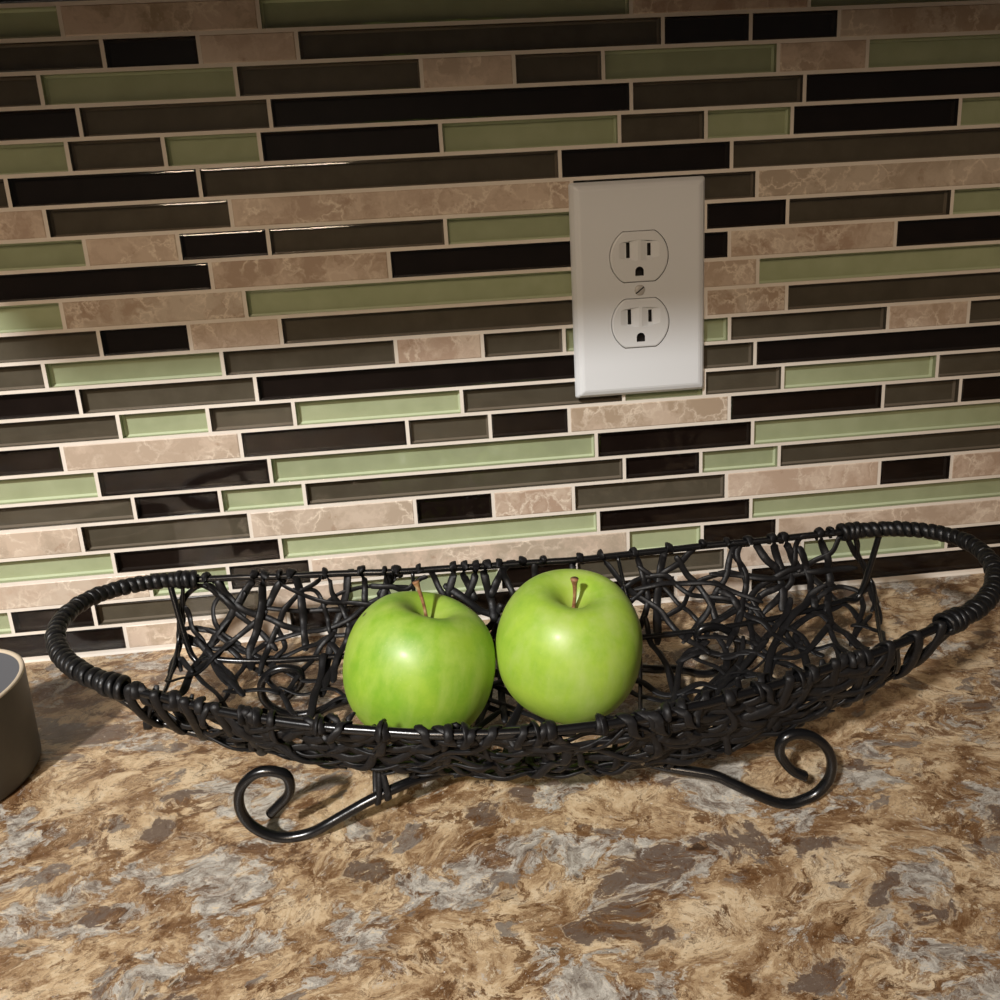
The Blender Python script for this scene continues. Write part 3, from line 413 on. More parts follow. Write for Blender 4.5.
flow = field(P3, (3.1, 1.7, 0), 21, 10, .68)
pool = field(P2, (7.7, 4.2, 0), 26, 6, .52)
# tan to cream ground
c = ramp(nt, mid, [(.33, (.105, .050, .022)), (.41, (.215, .120, .058)), (.47, (.37, .245, .135)), (.53, (.56, .405, .24)), (.60, (.68, .535, .35)), (.70, (.54, .43, .30))])
# grey-white crusted flows
greys = ramp(nt, fine, [(.33, (.10, .078, .064)), (.42, (.245, .210, .175)), (.50, (.41, .375, .32)), (.58, (.60, .565, .50)), (.70, (.48, .41, .32))])
c = mix(nt, step(flow, .537, .02), c, greys)
c = mix(nt, iso(flow, .530, .016, .8), c, (.20, .105, .045))
# smooth mauve-brown pools with a thin rim
c = mix(nt, step(pool, .61, .012, .95), c, (.135, .096, .073))
c = mix(nt, iso(pool, .603, .012, .7), c, (.46, .37, .26))
c = mix(nt, step(field(P2, (1.7, 9.2, 0), 33, 6, .5), .635, .015, .9), c, (.20, .170, .145))
# rust-brown crusts, sharp edged
rust = ramp(nt, fine, [(.36, (.055, .023, .009)), (.5, (.140, .066, .026)), (.64, (.26, .145, .064))])
c = mix(nt, step(crust, .545, .02, .93), c, rust)
c = mix(nt, iso(field(P3, (2, 5, 0), 33, 11, .74), .50, .013, .75), c, rust)
# pale crumbs
c = mix(nt, step(fine, .58, .03, .85), c, (.68, .55, .37))
c = mix(nt, step(field(P3, (4, 6, 0), 100, 10, .80), .60, .025, .75), c, (.52, .49, .44))
# dark flecks
c = mix(nt, ramp(nt, field(P3, (6, 2, 0), 80, 9, .78), [(.355, (.9, .9, .9)), (.385, (0, 0, 0))]), c, (.040, .022, .013))
c = mix(nt, ramp(nt, vfine, [(.36, (.7, .7, .7)), (.43, (0, 0, 0))]), c, (.085, .042, .020))
c = mix(nt, ramp(nt, vfine, [(.60, (0, 0, 0)), (.68, (.5, .5, .5))]), c, (.60, .50, .36))
sp = noise_tex(nt, tc.outputs['Object'], 620, 3, .6)
c = mix(nt, ramp(nt, sp.outputs[0], [(.68, (0, 0, 0)), (.71, (.85, .85, .85))]), c, (.75, .70, .62))
c = mix(nt, ramp(nt, sp.outputs[0], [(.28, (.7, .7, .7)), (.31, (0, 0, 0))]), c, (.035, .022, .016))
rg = ramp(nt, mid, [(.35, (.20, .20, .20)), (.65, (.38, .38, .38))])
b = principled(nt, out, c, rg)
bump(nt, b, vfine, .22, .0006)

def box_bm(bm, x0, x1, y0, y1, z0, z1, bev=0):
    r = bmesh.ops.create_cube(bm, size=1)
    for v in r['verts']:
        v.co = Vector(((x0+x1)/2+v.co.x*(x1-x0), (y0+y1)/2+v.co.y*(y1-y0), (z0+z1)/2+v.co.z*(z1-z0)))*MM
    if bev:
        es = list({e for v in r['verts'] for e in v.link_edges})
        bmesh.ops.bevel(bm, geom=es, offset=bev*MM, segments=3, affect='EDGES', profile=.5)

def bm_obj(name, bm, mats, parent=None, smooth=False):
    me = bpy.data.meshes.new(name); bm.normal_update(); bm.to_mesh(me); bm.free()
    for m in (mats if isinstance(mats, (list, tuple)) else [mats]): me.materials.append(m)
    me.polygons.foreach_set('use_smooth', [smooth]*len(me.polygons))
    o = bpy.data.objects.new(name, me); col.objects.link(o)
    if parent is not None: rel(o, parent)
    return o

bm = bmesh.new()
box_bm(bm, -1100, 1100, -640, 8, -38, 0, 4)
cnt = bm_obj('countertop', bm, M_counter)
cnt['label'] = 'swirled brown, cream and grey stone-pattern countertop under the basket'
cnt['category'] = 'countertop'

# ------------------------------------------------------------------ tiled wall
def build_wall():
    XL, XR = -880.0, 900.0
    rng = random.Random(11)
    verts = []; faces = []; fm = []; rnd = []
    mats = [M_grout, M_green, M_brown, M_black, M_stone, M_glass, M_green_e, M_brown_e, M_black_e]
    def quad(a, b, c, d, m, r):
        i = len(verts); verts.extend([V(a), V(b), V(c), V(d)]); faces.append((i, i+1, i+2, i+3)); fm.append(m); rnd.append(r)
    def ringed(outer, inner, m, r):
        for k in range(4):
            a, b = outer[k], outer[(k+1) % 4]; c, d = inner[(k+1) % 4], inner[k]
            quad(a, b, c, d, m, r)
    def rect(x0, x1, z0, z1, y): return [(x0, y, z0), (x1, y, z0), (x1, y, z1), (x0, y, z1)]
    rows = []
    zs = list(ROW_Z)
    bounds = [zs[0]+16.6]+zs
    lines = []
    for k, t in enumerate(ROWS):
        tiles = []
        x = None
        lens = []
        # unknown joints (behind the plate): continue in whole strips
        ts = [list(q) for q in t]
        for i, q in enumerate(ts):
            if q[1] == 'x':
                nxt = ts[i+1][1]
                q[1] = nxt-50 if nxt is not None else None
        first = ts[0][1]
        prevx = first-100 if (first-100) < -318 else first-200
        ts0 = prevx
        seq = []
        xx = prevx
        for q in ts:
            if q[1] is None:
                seq.append((q[0], xx, xx+100 if xx+100 > 350 else xx+200)); xx = seq[-1][2]
            else:
                seq.append((q[0], xx, q[1])); xx = q[1]
        lines.append((seq, bounds[k], bounds[k+1]))
    # rows above the frame, up to the cabinet
    z = bounds[0]
    extra = []
    while z < 462:
        seq = [('K' if not extra else rng.choice('GBKS'), -395.0+rng.uniform(0, 90), 0)]
        seq[0] = (seq[0][0], seq[0][1], seq[0][1]+rng.choice((100, 200)))
        extra.append((seq, z+16.8, z)); z += 16.8
    for seq, zt, zb in extra+lines:
        x = seq[0][1]
        while x > XL:
            w = rng.choice((50, 100, 200)); seq.insert(0, (rng.choice('GBKS'), x-w, x)); x -= w
        x = seq[-1][2]
        while x < XR:
            w = rng.choice((50, 100, 200)); seq.append((rng.choice('GBKS'), x, x+w)); x += w
        g = 1.05
        # horizontal grout line (lower edge of this row) with slight irregularity
        x0a = seq[0][1]; x1a = seq[-1][2]
        quad((x0a, 0, zb-g), (x1a, 0, zb-g), (x1a, 0, zb+g), (x0a, 0, zb+g), 0, (.5, .5, .5))
        for c, a, b in seq:
            quad((b-g, 0, zb+g), (b+g, 0, zb+g), (b+g, 0, zt-g), (b-g, 0, zt-g), 0, (.5, .5, .5))
            r = (rng.random(), rng.random(), rng.random())
            j = [rng.uniform(-.18, .18) for _ in range(4)]
            xa, xb, za, zb_ = a+g, b-g, zb+g, zt-g
            if c == 'S':
                o = rect(xa, xb, za, zb_, 0); i1 = rect(xa+.5, xb-.5, za+.5, zb_-.5, -.35)
                ringed(o, i1, 4, r); quad(*i1, 4, r)
            else:
                m = {'G': 1, 'B': 2, 'K': 3}[c]
                yb = 4.6
                o = rect(xa, xb, za, zb_, 0); bk = rect(xa, xb, za, zb_, yb)
                b1 = rect(xa, xb, za, zb_, yb-1.3); b2 = rect(xa+.3, xb-.3, za+.3, zb_-.3, yb-1.3)
                bk = rect(xa+1.1+j[0], xb-1.1+j[1]*.5, za+1.1+j[2], zb_-1.1+j[3]*.5, yb)
                ringed(o, b1, m, r)
                # painted chamfer round the back edge of the glass
                ringed(b1, b2, m+5, r); ringed(b2, bk, m+5, r)
                quad(*bk, m, r)
                # glass skin with a rounded rim
                p0 = rect(xa, xb, za, zb_, -.02)
                p1 = rect(xa+.22+j[0]*.3, xb-.22, za+.22, zb_-.22-j[1]*.3, -.42)
                p2 = rect(xa+.62, xb-.62-j[2]*.3, za+.62+j[3]*.3, zb_-.62, -.75)
                p3 = rect(xa+1.3, xb-1.3, za+1.3, zb_-1.3, -.88)
                ringed(p0, p1, 5, r); ringed(p1, p2, 5, r); ringed(p2, p3, 5, r); quad(*p3, 5, r)
    # bottom bead of grout meeting the counter, and the wall's body behind
    zb = zs[-1]
    quad((XL-150, -.6, 0), (XR+150, -.6, 0), (XR+150, 0, zb-1.0), (XL-150, 0, zb-1.0), 0, (.5, .5, .5))
    x0, x1, z0, z1, ya, yb = XL-200, XR+200, -60.0, 470.0, 5.0, 60.0
    c8 = [(x0, ya, z0), (x1, ya, z0), (x1, ya, z1), (x0, ya, z1), (x0, yb, z0), (x1, yb, z0), (x1, yb, z1), (x0, yb, z1)]
    for q in ((0, 1, 2, 3), (5, 4, 7, 6), (4, 0, 3, 7), (1, 5, 6, 2), (3, 2, 6, 7), (4, 5, 1, 0)):
        quad(*[c8[k] for k in q], 0, (.5, .5, .5))
    o = obj('wall_back', verts, faces, mats, smooth=False, face_mats=fm)
    ca = o.data.color_attributes.new('tile_random', 'FLOAT_COLOR', 'CORNER')
    vals = []
    for r in rnd: vals.extend((*r, 1.0)*4)
    ca.data.foreach_set('color', vals)
    o['kind'] = 'structure'
    return o
build_wall()

# wall cabinet over the backsplash (shades the upper rows)
M_wood, nt, out = mat('cabinet_wood')
tc = nd(nt, 'ShaderNodeTexCoord')
n = noise_tex(nt, vmath(nt, 'MULTIPLY', tc.outputs['Object'], (6, 6, .6)), 8, 6, .6)
c = ramp(nt, n.outputs[0], [(.3, (.10, .05, .022)), (.7, (.20, .105, .05))])
principled(nt, out, c, .4)
CX0, CX1, CZ, CD = -400, 700, 457, 322
cab = empty('wall_cabinet', (150, -150, CZ), 'brown wooden wall cabinet hanging over the tiled backsplash', 'cabinet')
bm = bmesh.new(); box_bm(bm, CX0, CX1, -CD, 3, CZ, CZ+760, 1)
bm_obj('body', bm, M_wood, cab)
for a, b in ((CX0+4, CX0+360), (CX0+364, CX0+724), (CX0+728, CX1-4)):
    bm = bmesh.new(); box_bm(bm, a, b, -CD-19, -CD, CZ+3, CZ+757, 2)
    bm_obj('door', bm, M_wood, cab)

# ------------------------------------------------------------------ outlet
M_plate, nt, out = mat('white_plastic'); principled(nt, out, (.74, .77, .80), .32)
M_face, nt, out = mat('white_socket_plastic'); principled(nt, out, (.73, .755, .775), .35)
M_dark, nt, out = mat('dark_gap'); principled(nt, out, (.012, .010, .009), .7)
M_screw, nt, out = mat('painted_screw'); principled(nt, out, (.62, .61, .59), .3, Metallic=.3)

PX0, PX1, PZ0, PZ1 = 49.6, 129.3, 142.2, 268.2
plate = empty('wall_outlet', ((PX0+PX1)/2, 0, (PZ0+PZ1)/2), 'white double electrical outlet on the tiled wall above the basket', 'outlet')
def prism_mesh(poly_fn, ys, n):
    """stack of closed outlines at given y; poly_fn(k) -> list of (x,z)"""
    v = []; f = []
    for k, y in enumerate(ys):
        for (x, z) in poly_fn(k): v.append(V((x, y, z)))
    for k in range(len(ys)-1):
        for j in range(n):
            f.append((k*n+j, k*n+(j+1) % n, (k+1)*n+(j+1) % n, (k+1)*n+j))
    f.append(tuple(range(n))); f.append(tuple((len(ys)-1)*n+j for j in reversed(range(n))))
    return v, f
def rrect(x0, x1, z0, z1, r, seg=5):
    o = []
    for cx, cz, a0 in ((x1-r, z1-r, 0), (x0+r, z1-r, 90), (x0+r, z0+r, 180), (x1-r, z0+r, 270)):
        for k in range(seg+1):
            a = math.radians(a0+90*k/seg); o.append((cx+r*math.cos(a), cz+r*math.sin(a)))
    return o
def face_outline(cx, cz, R, H, n=56):
    o = []
    for k in range(n):
        a = 2*math.pi*k/n
        x, z = R*math.cos(a), R*math.sin(a)
        o.append((cx+x, cz+max(-H, min(H, z))))
    return o
def boolean(o, cutters):
    for cverts, cfaces, cm in cutters:
        co = obj('cutter', cverts, cfaces, cm, smooth=False)
        bmc = bmesh.new(); bmc.from_mesh(co.data); bmesh.ops.recalc_face_normals(bmc, faces=bmc.faces); bmc.to_mesh(co.data); bmc.free()
        md = o.modifiers.new('cut', 'BOOLEAN'); md.object = co; md.operation = 'DIFFERENCE'; md.solver = 'EXACT'
        try: md.material_mode = 'TRANSFER'
        except Exception: pass
        dg = bpy.context.evaluated_depsgraph_get(); dg.update()
        me = bpy.data.meshes.new_from_object(o.evaluated_get(dg))
        o.modifiers.clear(); o.data = me
        bpy.data.objects.remove(co, do_unlink=True)
def solid(name, v, f, mats, parent):
    o = obj(name, v, f, mats, smooth=False)
    b_ = bmesh.new(); b_.from_mesh(o.data); bmesh.ops.recalc_face_normals(b_, faces=b_.faces); b_.to_mesh(o.data); b_.free()
    return o
FC = [(88.7, 224.9), (88.95, 186.2)]
ins = [(0, 0), (0, -.8), (.7, -2.6), (2.2, -4.6), (4.2, -5.6), (5.4, -5.9)]
def pl(k):
    i = ins[k][0]; return rrect(PX0+i, PX1-i, PZ0+i, PZ1-i, max(.4, 1.6-i*.2), 4)
v, f = prism_mesh(pl, [q[1] for q in ins], 20)
po = solid('cover_plate', v, f, [M_plate, M_dark], plate)
cuts = []
for cx, cz in FC:
    v, f = prism_mesh(lambda k: face_outline(cx, cz, 17.55, 14.75), [-8, -1.2], 56); cuts.append((v, f, M_dark))
boolean(po, cuts); rel(po, plate)
for cx, cz in FC:
    ins2 = [(0, -1.0), (0, -5.9), (.35, -6.35), (1.0, -6.5)]
    v, f = prism_mesh(lambda k: face_outline(cx, cz, 17.2-ins2[k][0], 14.4-ins2[k][0]), [q[1] for q in ins2], 56)
    fo = solid('receptacle_face', v, f, [M_face, M_dark], plate)
    cuts = []
    # sloping pockets either side of the centre ridge
    for sgn in (-1, 1):
        xo, xs, xi = sgn*11.8, sgn*6.3, sgn*.9
        prof = [(xo, -6.45), (xs+sgn*1.6, -5.2), (xs-sgn*1.6, -5.2), (xi, -6.35), (xi, -7.5), (xo, -7.5)]
        top = []; v = []
        for (x, y) in prof:
            sh = 1.0 if abs(x) > 8 else 0
            v.append(V((cx+x, y, cz+9.6-sh*1.8)))
        for (x, y) in prof:
            sh = 1.0 if abs(x) > 8 else 0
            v.append(V((cx+x, y, cz-2.2+sh*1.8)))
        n = 6
        f = [tuple(range(n)), tuple(n+j for j in reversed(range(n)))]+[(j, n+j, n+(j+1) % n, (j+1) % n) for j in range(n)]
        cuts.append((v, f, M_face))
    for sx, hh in ((-6.4, 4.4), (6.0, 3.6)):
        v, f = prism_mesh(lambda k: [(cx+sx-1.05, cz+3.9-hh), (cx+sx+1.05, cz+3.9-hh), (cx+sx+1.05, cz+3.9+hh), (cx+sx-1.05, cz+3.9+hh)], [-8, -1.8], 4)
        cuts.append((v, f, M_dark))
    gp = [(cx-2.5, cz-11.0), (cx+2.5, cz-11.0)]+[(cx+2.5*math.cos(math.radians(a)), cz-8.2+2.5*math.sin(math.radians(a))) for a in range(0, 181, 20)]
    v, f = prism_mesh(lambda k: gp, [-8, -1.8], len(gp)); cuts.append((v, f, M_dark))
    boolean(fo, cuts); rel(fo, plate)
sw = []
scx, scz = 88.8, 205.6
v, f = prism_mesh(lambda k: [(scx+(3.1-[0, 0, .5, 1.4][k])*math.cos(2*math.pi*j/28), scz+(3.1-[0, 0, .5, 1.4][k])*math.sin(2*math.pi*j/28)) for j in range(28)], [-5.7, -6.3, -6.75, -6.95], 28)
so = solid('screw', v, f, [M_screw, M_dark], plate)
a = math.radians(38)
dx, dz = math.cos(a), math.sin(a)
v, f = prism_mesh(lambda k: [(scx+u_*dx-w_*dz, scz+u_*dz+w_*dx) for u_, w_ in ((-4, -.4), (4, -.4), (4, .4), (-4, .4))], [-8, -6.2], 4)
boolean(so, [(v, f, M_dark)]); rel(so, plate)

# ------------------------------------------------------------------ basket
M_wire, nt, out = mat('black_painted_wire')
tc = nd(nt, 'ShaderNodeTexCoord'); n = noise_tex(nt, tc.outputs['Object'], 400, 3, .6)
b = principled(nt, out, (.005, .005, .0055), .24); bump(nt, b, n.outputs[0], .12, .0004)
M_rattan, nt, out = mat('black_stained_rattan')
tc = nd(nt, 'ShaderNodeTexCoord')
n = noise_tex(nt, tc.outputs['Object'], 260, 6, .65); n2 = noise_tex(nt, tc.outputs['Object'], 40, 3, .6)
c = mix(nt, n2.outputs[0], (.0045, .0042, .0046), (.012, .0115, .012))
c = mix(nt, ramp(nt, n.outputs[0], [(.58, (0, 0, 0)), (.72, (.7, .7, .7))]), c, (.034, .031, .031))
b = principled(nt, out, c, ramp(nt, n.outputs[0], [(.3, (.34, .34, .34)), (.7, (.6, .6, .6))]))
b.inputs['Specular IOR Level'].default_value = .27
bump(nt, b, n.outputs[0], .5, .0006)
M_cord, nt, out = mat('black_wrapping_cord')
tc = nd(nt, 'ShaderNodeTexCoord'); n = noise_tex(nt, tc.outputs['Object'], 500, 4, .6)
b = principled(nt, out, (.006, .006, .0065), .38, Specular_IOR_Level=.4); bump(nt, b, n.outputs[0], .45, .0006)

basket = empty('wicker_basket', (0, -118, 0), 'long black boat-shaped basket of loosely woven strands on curled wire feet', 'basket')
rim = [Vector(p) for p in RIM]
fl = [Vector(p) for p in FAR_LOW]; nl = [Vector(p) for p in NEAR_LOW]
s = Sweep(); s.add(catmull(rim+[rim[0]], 2.2)[:-1], 3.7, closed=True, n=12); s.build('rim_wire', M_wire, basket)
# lower wires run up into the ends of the rim
def near_rim(p): return min(rim, key=lambda q: (q-p).length)
for P, (ea, eb) in ((fl, (None, None)), (nl, (None, None))):
    a0 = near_rim(P[0]+Vector((-4, 0, 6))); b0 = near_rim(P[-1]+Vector((4, 0, 6)))
    PP = [a0+Vector((0, 0, -2.5))]+P[1:-1]+[b0+Vector((0, 0, -2.5))]
    s = Sweep(); s.add(catmull(PP, 2.5), 3.2, n=10); s.build('lower_wire', M_wire, basket)

NS = len(STATIONS)
ST = [[Vector(p) for p in a] for a in STATIONS]
def surf(sx, t):
    x = max(0.0, min(1.0, sx))*(NS-1); i = min(int(x), NS-2); f_ = x-i
    P = [a*(1-f_)+b_*f_ for a, b_ in zip(ST[i], ST[i+1])]
    n = len(P)-1; y = max(0.0, min(1.0, t))*n; k = min(int(y), n-1); g = y-k
    p0 = P[max(k-1, 0)]; p1 = P[k]; p2 = P[k+1]; p3 = P[min(k+2, n)]
    return .5*((2*p1)+(-p0+p2)*g+(2*p0-5*p1+4*p2-p3)*g*g+(-p0+3*p1-3*p2+p3)*g**3)
def snorm(sx, t):
    e = .004
    a = surf(min(1, sx+e), t)-surf(max(0, sx-e), t); b_ = surf(sx, min(1, t+e))-surf(sx, max(0, t-e))
    n = a.cross(b_)
    if n.length < 1e-9: return Vector((0, 0, 1))
    return n.normalized()     # points to the inside / up
SEATS = ((Vector((-50.2, -120.8, 48.6)), 38.2), (Vector((21.8, -121.0, 51.5)), 37.0))
def clear(p, extra=0.0):       # the weave gives way under the fruit
    for c, r in SEATS:
        d = p-c
        if d.length < r+extra: p = c+d.normalized()*(r+extra)
    return p
for sx in (.003, .335, .645, .997):
    s = Sweep()
    P = [clear(surf(sx, t/30)-snorm(sx, t/30)*1.6, .6) for t in range(31)]
    s.add(P, 2.2, n=8); s.build('rib_wire', M_wire, basket)

def path2(pts, step=.006):
    P = [Vector((a*5, b_*3.0, 0)) for a, b_ in pts]     # roughly isotropic parameter space
    C_ = catmull(P, .035)
    return [(max(0, min(1, p.x/5)), max(0, min(1, p.y/3.0))) for p in C_]
def wrap_end(P, N, at_far, outward, rng):
    """carry a strand over the rim wire and a little way down its other side"""
    p = P[-1]; c = near_rim(p)
    d = Vector((0, 1 if at_far else -1, 0))
    extra = []; en = []
    tang = rng.uniform(-.35, .35)
    for k in range(1, 8):
        a = math.pi*k/7*1.05
        rr = 3.1
        q = c-d*(math.cos(a)*rr)+Vector((tang*k*.8, 0, math.sin(a)*rr))
        extra.append(q); en.append((q-c).normalized())
    down = (surf(.5, .12)-surf(.5, 0)) if at_far else (surf(.5, .88)-surf(.5, 1))
    down = down.normalized()
    L = rng.uniform(1.5, 4)
    for k in range(1, 4):
        q = extra[6]+down*(L*k/3)+Vector((tang*k*1.5, 0, 0))-d*(k*.35)
        extra.append(q); en.append(d)
    # drop the last few points that would sit inside the wire
    while len(P) > 2 and (P[-1]-c).length < 3.6: P.pop(); N.pop()
    return P+extra, N+en
weave = Sweep()
rngs = random.Random(5)
def strand(pts, w, ext=0, layer=None):
    pts = [tuple(q) for q in pts]
    if ext:      # let loose ends run on a little, tucked behind the next strand
        for e, o in ((0, 1), (-1, -2)):
            d = (pts[e][0]-pts[o][0], pts[e][1]-pts[o][1]); l = math.hypot(d[0]*5, d[1]*3) or 1
            if .03 < pts[e][1] < .97 and .015 < pts[e][0] < .985:
                q = (pts[e][0]+d[0]/l*ext, max(.04, min(.96, pts[e][1]+d[1]/l*ext)))
                if e == 0: pts.insert(0, q)
                else: pts.append(q)
    uv = path2(pts)
    ph = rngs.uniform(0, 6.28); fq = rngs.uniform(.35, .7); lay = rngs.uniform(-1.3, 1.3) if layer is None else layer
    P = []; N = []
    for i, (a, t) in enumerate(uv):
        n = snorm(a, t)
        P.append(clear(surf(a, t)+n*(lay+1.1*math.sin(ph+fq*i)))); N.append(n)
    ends = [uv[0][1], uv[-1][1]]
    if ends[1] < .035 or ends[1] > .975: P, N = wrap_end(P, N, ends[1] < .5, True, rngs)
    P.reverse(); N.reverse()
    if ends[0] < .035 or ends[0] > .975: P, N = wrap_end(P, N, ends[0] < .5, True, rngs)
    weave.add(P, w, min(1.5, w*.42), N, n=8, taper=.5, twist=rngs.uniform(-.02, .02), vary=.2)
for w, pts in STRANDS:
    strand([(a, 0.0 if t < .03 else t) for a, t in pts], w*1.15, ext=.08)
def wander(a, t, ang, n, tmin, tmax, turn=.5):
    pts = [(a, t)]
    for _ in range(n):
        a += math.cos(ang)*.030; t += math.sin(ang)*.050
        ang += rngs.uniform(-turn, turn)
        if t > tmax: t = tmax; pts.append((a, t)); break
        if t < tmin: t = tmin; pts.append((a, t)); break
        if a < .01 or a > .99: break
        pts.append((a, t))
    return pts
# front wall: dense criss-cross wrapped over the near rim and the lower wire
for i in range(60):
    a = (i+.5)/60+rngs.uniform(-.012, .012)
    up = i % 2 == 0
    pts = wander(a, 1.0, -math.pi/2+rngs.uniform(-1.05, 1.05), rngs.randint(5, 9), .56, 1.0, .45)
    if i % 5 > 1: pts[0] = (pts[0][0], .965)
    strand(pts, rngs.uniform(2.8, 4.6), layer=rngs.uniform(-2.6, 1.0))
for i in range(84):       # long ones running along the front wall
    a = rngs.uniform(.02, .8) if i < 44 else rngs.uniform(.58, .95)
    strand(wander(a, rngs.uniform(.66, .97), rngs.uniform(-.35, .35), rngs.randint(5, 9), .6, .97, .45), rngs.uniform(2.8, 4.4), layer=rngs.uniform(-2.8, .6))
for i in range(30):       # floor of the basket
    a = rngs.uniform(.02, .95) if i < 18 else rngs.uniform(.3, .62)
    strand(wander(a, rngs.uniform(.34, .7), rngs.uniform(0, 6.28), rngs.randint(5, 10), .2, .8, .5), rngs.uniform(2.8, 4.0), layer=rngs.uniform(-2.4, -.8))
for i in range(2):       # sparse extra strands in the back wall
    a = rngs.uniform(.05, .95)
    strand(wander(a, 0.0, math.pi/2+rngs.uniform(-.8, .8), rngs.randint(4, 8), 0, .5, .5), rngs.uniform(2.2, 3.0), layer=-1.5)
# small loose loops round the near rim
LOOPS = (.04, .09, .13, .20, .27, .33, .385, .425, .50, .545, .62, .655, .70, .77, .80, .86, .93, .97)
for q in LOOPS:
    c = near_rim(ST[int(q*(NS-1))][6])
    turns = rngs.choice((1, 1, 2)); pitch = rngs.uniform(2.5, 7.0)*rngs.choice((-1, 1))
    rad = rngs.uniform(2.5, 2.9); low = rngs.uniform(0, 6)
    P = []; N = []
    for k in range(14*turns):
        a = 2*math.pi*k/13
        zz = math.sin(a)*rad
        if zz < 0: zz *= 1+low/3
        P.append(c+Vector((pitch*k/6+.6*math.sin(3*a), math.cos(a)*rad, zz))); N.append(Vector((0, math.cos(a), math.sin(a))))
    weave.add(P, rngs.uniform(2.6, 4.0), 1.0, N, n=8, taper=.5)
for i in range(11):
    c = nl[int((i+1.5+rngs.uniform(-.3, .3))/14*(len(nl)-1))]
    P = []; N = []; pitch = rngs.uniform(-4, 4); lift = rngs.uniform(0, 8)
    for k in range(14):
        a = 2*math.pi*k/13
        zz = math.sin(a)*2.6
        if zz > 0: zz *= 1+lift/3
        P.append(c+Vector((pitch*k/6, math.cos(a)*2.7, zz))); N.append(Vector((0, math.cos(a), math.sin(a))))
    weave.add(P, rngs.uniform(3.0, 4.4), 1.3, N, n=8, taper=.5)
w_ = weave.build('woven_strands', M_rattan, basket)

# handles: rim wire wrapped with cord
def wrap(idx, name):
    P = catmull([rim[i % len(rim)] for i in idx], 1.0)
    L = [0]
    for a, b_ in zip(P[:-1], P[1:]): L.append(L[-1]+(b_-a).length)
    tot = L[-1]
    s = Sweep()
    core = P; s.add(core, 6.2, n=14)
    # helix of flattish cord
    pts = []; nr = []
    pitch = 4.0
    nst = int(tot/pitch*16)
    j = 0
    r_ = random.Random(3)
    up = Vector((0, 0, 1))
    for k in range(nst+1):
        d = tot*k/nst
        while j < len(L)-2 and L[j+1] < d: j += 1
        f_ = (d-L[j])/max(1e-6, L[j+1]-L[j])
        c = P[j].lerp(P[j+1], f_); t = (P[min(j+2, len(P)-1)]-P[max(j-1, 0)]).normalized()
        e1 = (up-t*up.dot(t)).normalized(); e2 = t.cross(e1)
        a = 2*math.pi*k/16
        n = e1*math.cos(a)+e2*math.sin(a)
        rr = 3.35+.6*noise.noise(Vector((k/16*.8, 0, 3)))
        pts.append(c+n*rr+t*(1.8*noise.noise(Vector((k/16*.9, 5, 0))))); nr.append(n)
    s.add(pts, 4.4, 1.9, nr, n=8)
    # thicker binding where the wrapping stops
    for ce, di in ((0, 1), (-1, -1)):
        c = P[ce]; t = (P[ce+di*3]-P[ce]).normalized()*1.0
        e1 = (up-t*up.dot(t)).normalized(); e2 = t.cross(e1)
        for q in range(3):
            ring = []; rn = []
            for k in range(20):
                a = 2*math.pi*k/20
                n = e1*math.cos(a)+e2*math.sin(a)
                ring.append(c+n*4.0+t*(q*3.4+1.0*math.sin(a+q))); rn.append(n)
            s.add(ring, 3.6, 2.2, rn, n=8, closed=True)
    return s.build(name, M_cord, basket)
NR = len(rim)
wrap(range(57, 82), 'handle_wrap')
wrap(range(137, NR+2), 'handle_wrap')
# lashings that tie rim and lower wire together near each handle
for i0, n_ in ((128, 5), (82, 7)):
    for q in range(n_):
        c = rim[(i0+ (2*q if i0 > 100 else -0)+ (0 if i0 > 100 else 2*q)) % NR]
        low = min(nl, key=lambda p: abs(p.x-c.x))
        m = (c+low)/2; hz = (c-low).length/2+3.2
        ax = (c-low); ax = ax.normalized() if ax.length > 1 else Vector((0, 0, 1))
        side = Vector((0, -1, 0)); side = (side-ax*side.dot(ax)).normalized()
        if hz > 24: continue
        s = Sweep()
        ring = []; rn = []
        for k in range(24):
            a = 2*math.pi*k/24
            ring.append(m+ax*math.sin(a)*hz+side*math.cos(a)*3.6+Vector((2.0*math.sin(a+q), 0, 0)))
            rn.append((ax*math.sin(a)+side*math.cos(a)).normalized())
        s.add(ring, 4.0, 1.8, rn, n=8, closed=True)
        s.build('lashing', M_rattan, basket)

# stand wires: a scroll at each end, rising to run along under the basket
def foot(Lp, Rp, base_curve, name, mid):
    P = [Vector(p) for p in Lp]+[Vector(p) for p in mid]+[Vector(p) for p in reversed(Rp)]
    s = Sweep(); s.add(catmull(P, 2.0), 4.3, n=12); return s.build(name, M_wire, basket)
Ls = [Vector(p) for p in LEFT_SCROLL]; Rs = [Vector(p) for p in RIGHT_SCROLL]
def fixz(Q):   # rest the wire on the counter
    lo = min(p.z for p in Q); return [Vector((p.x, p.y, p.z+(2.15-lo)*max(0, 1-(p.z-lo)/14))) for p in Q]
Ls = fixz(Ls); Rs = fixz(Rs)
mid = [(-48, -157.5, 16.6), (-36, -155.5, 16.8), (-20, -155, 16.6), (0, -155, 16.4), (25, -157, 16.2), (42, -161, 16.0), (55, -167, 15.8)]
foot([tuple(p) for p in Ls], [tuple(p) for p in Rs], None, 'foot_wire', mid)
def shift(Q, dx, y, kx=1.0): return [(p.x*kx+dx, y+(p.y-Q[0].y)*-1, 2.15+(p.z-2.15)*.85) for p in Q]
Lr = shift(Ls, -10, -84); Rr_ = shift(Rs, -2, -84)
mid2 = [(-50, -84, 15.0), (-34, -84, 15.5), (0, -85, 15.6), (30, -86, 15.4), (46, -86, 14.5)]
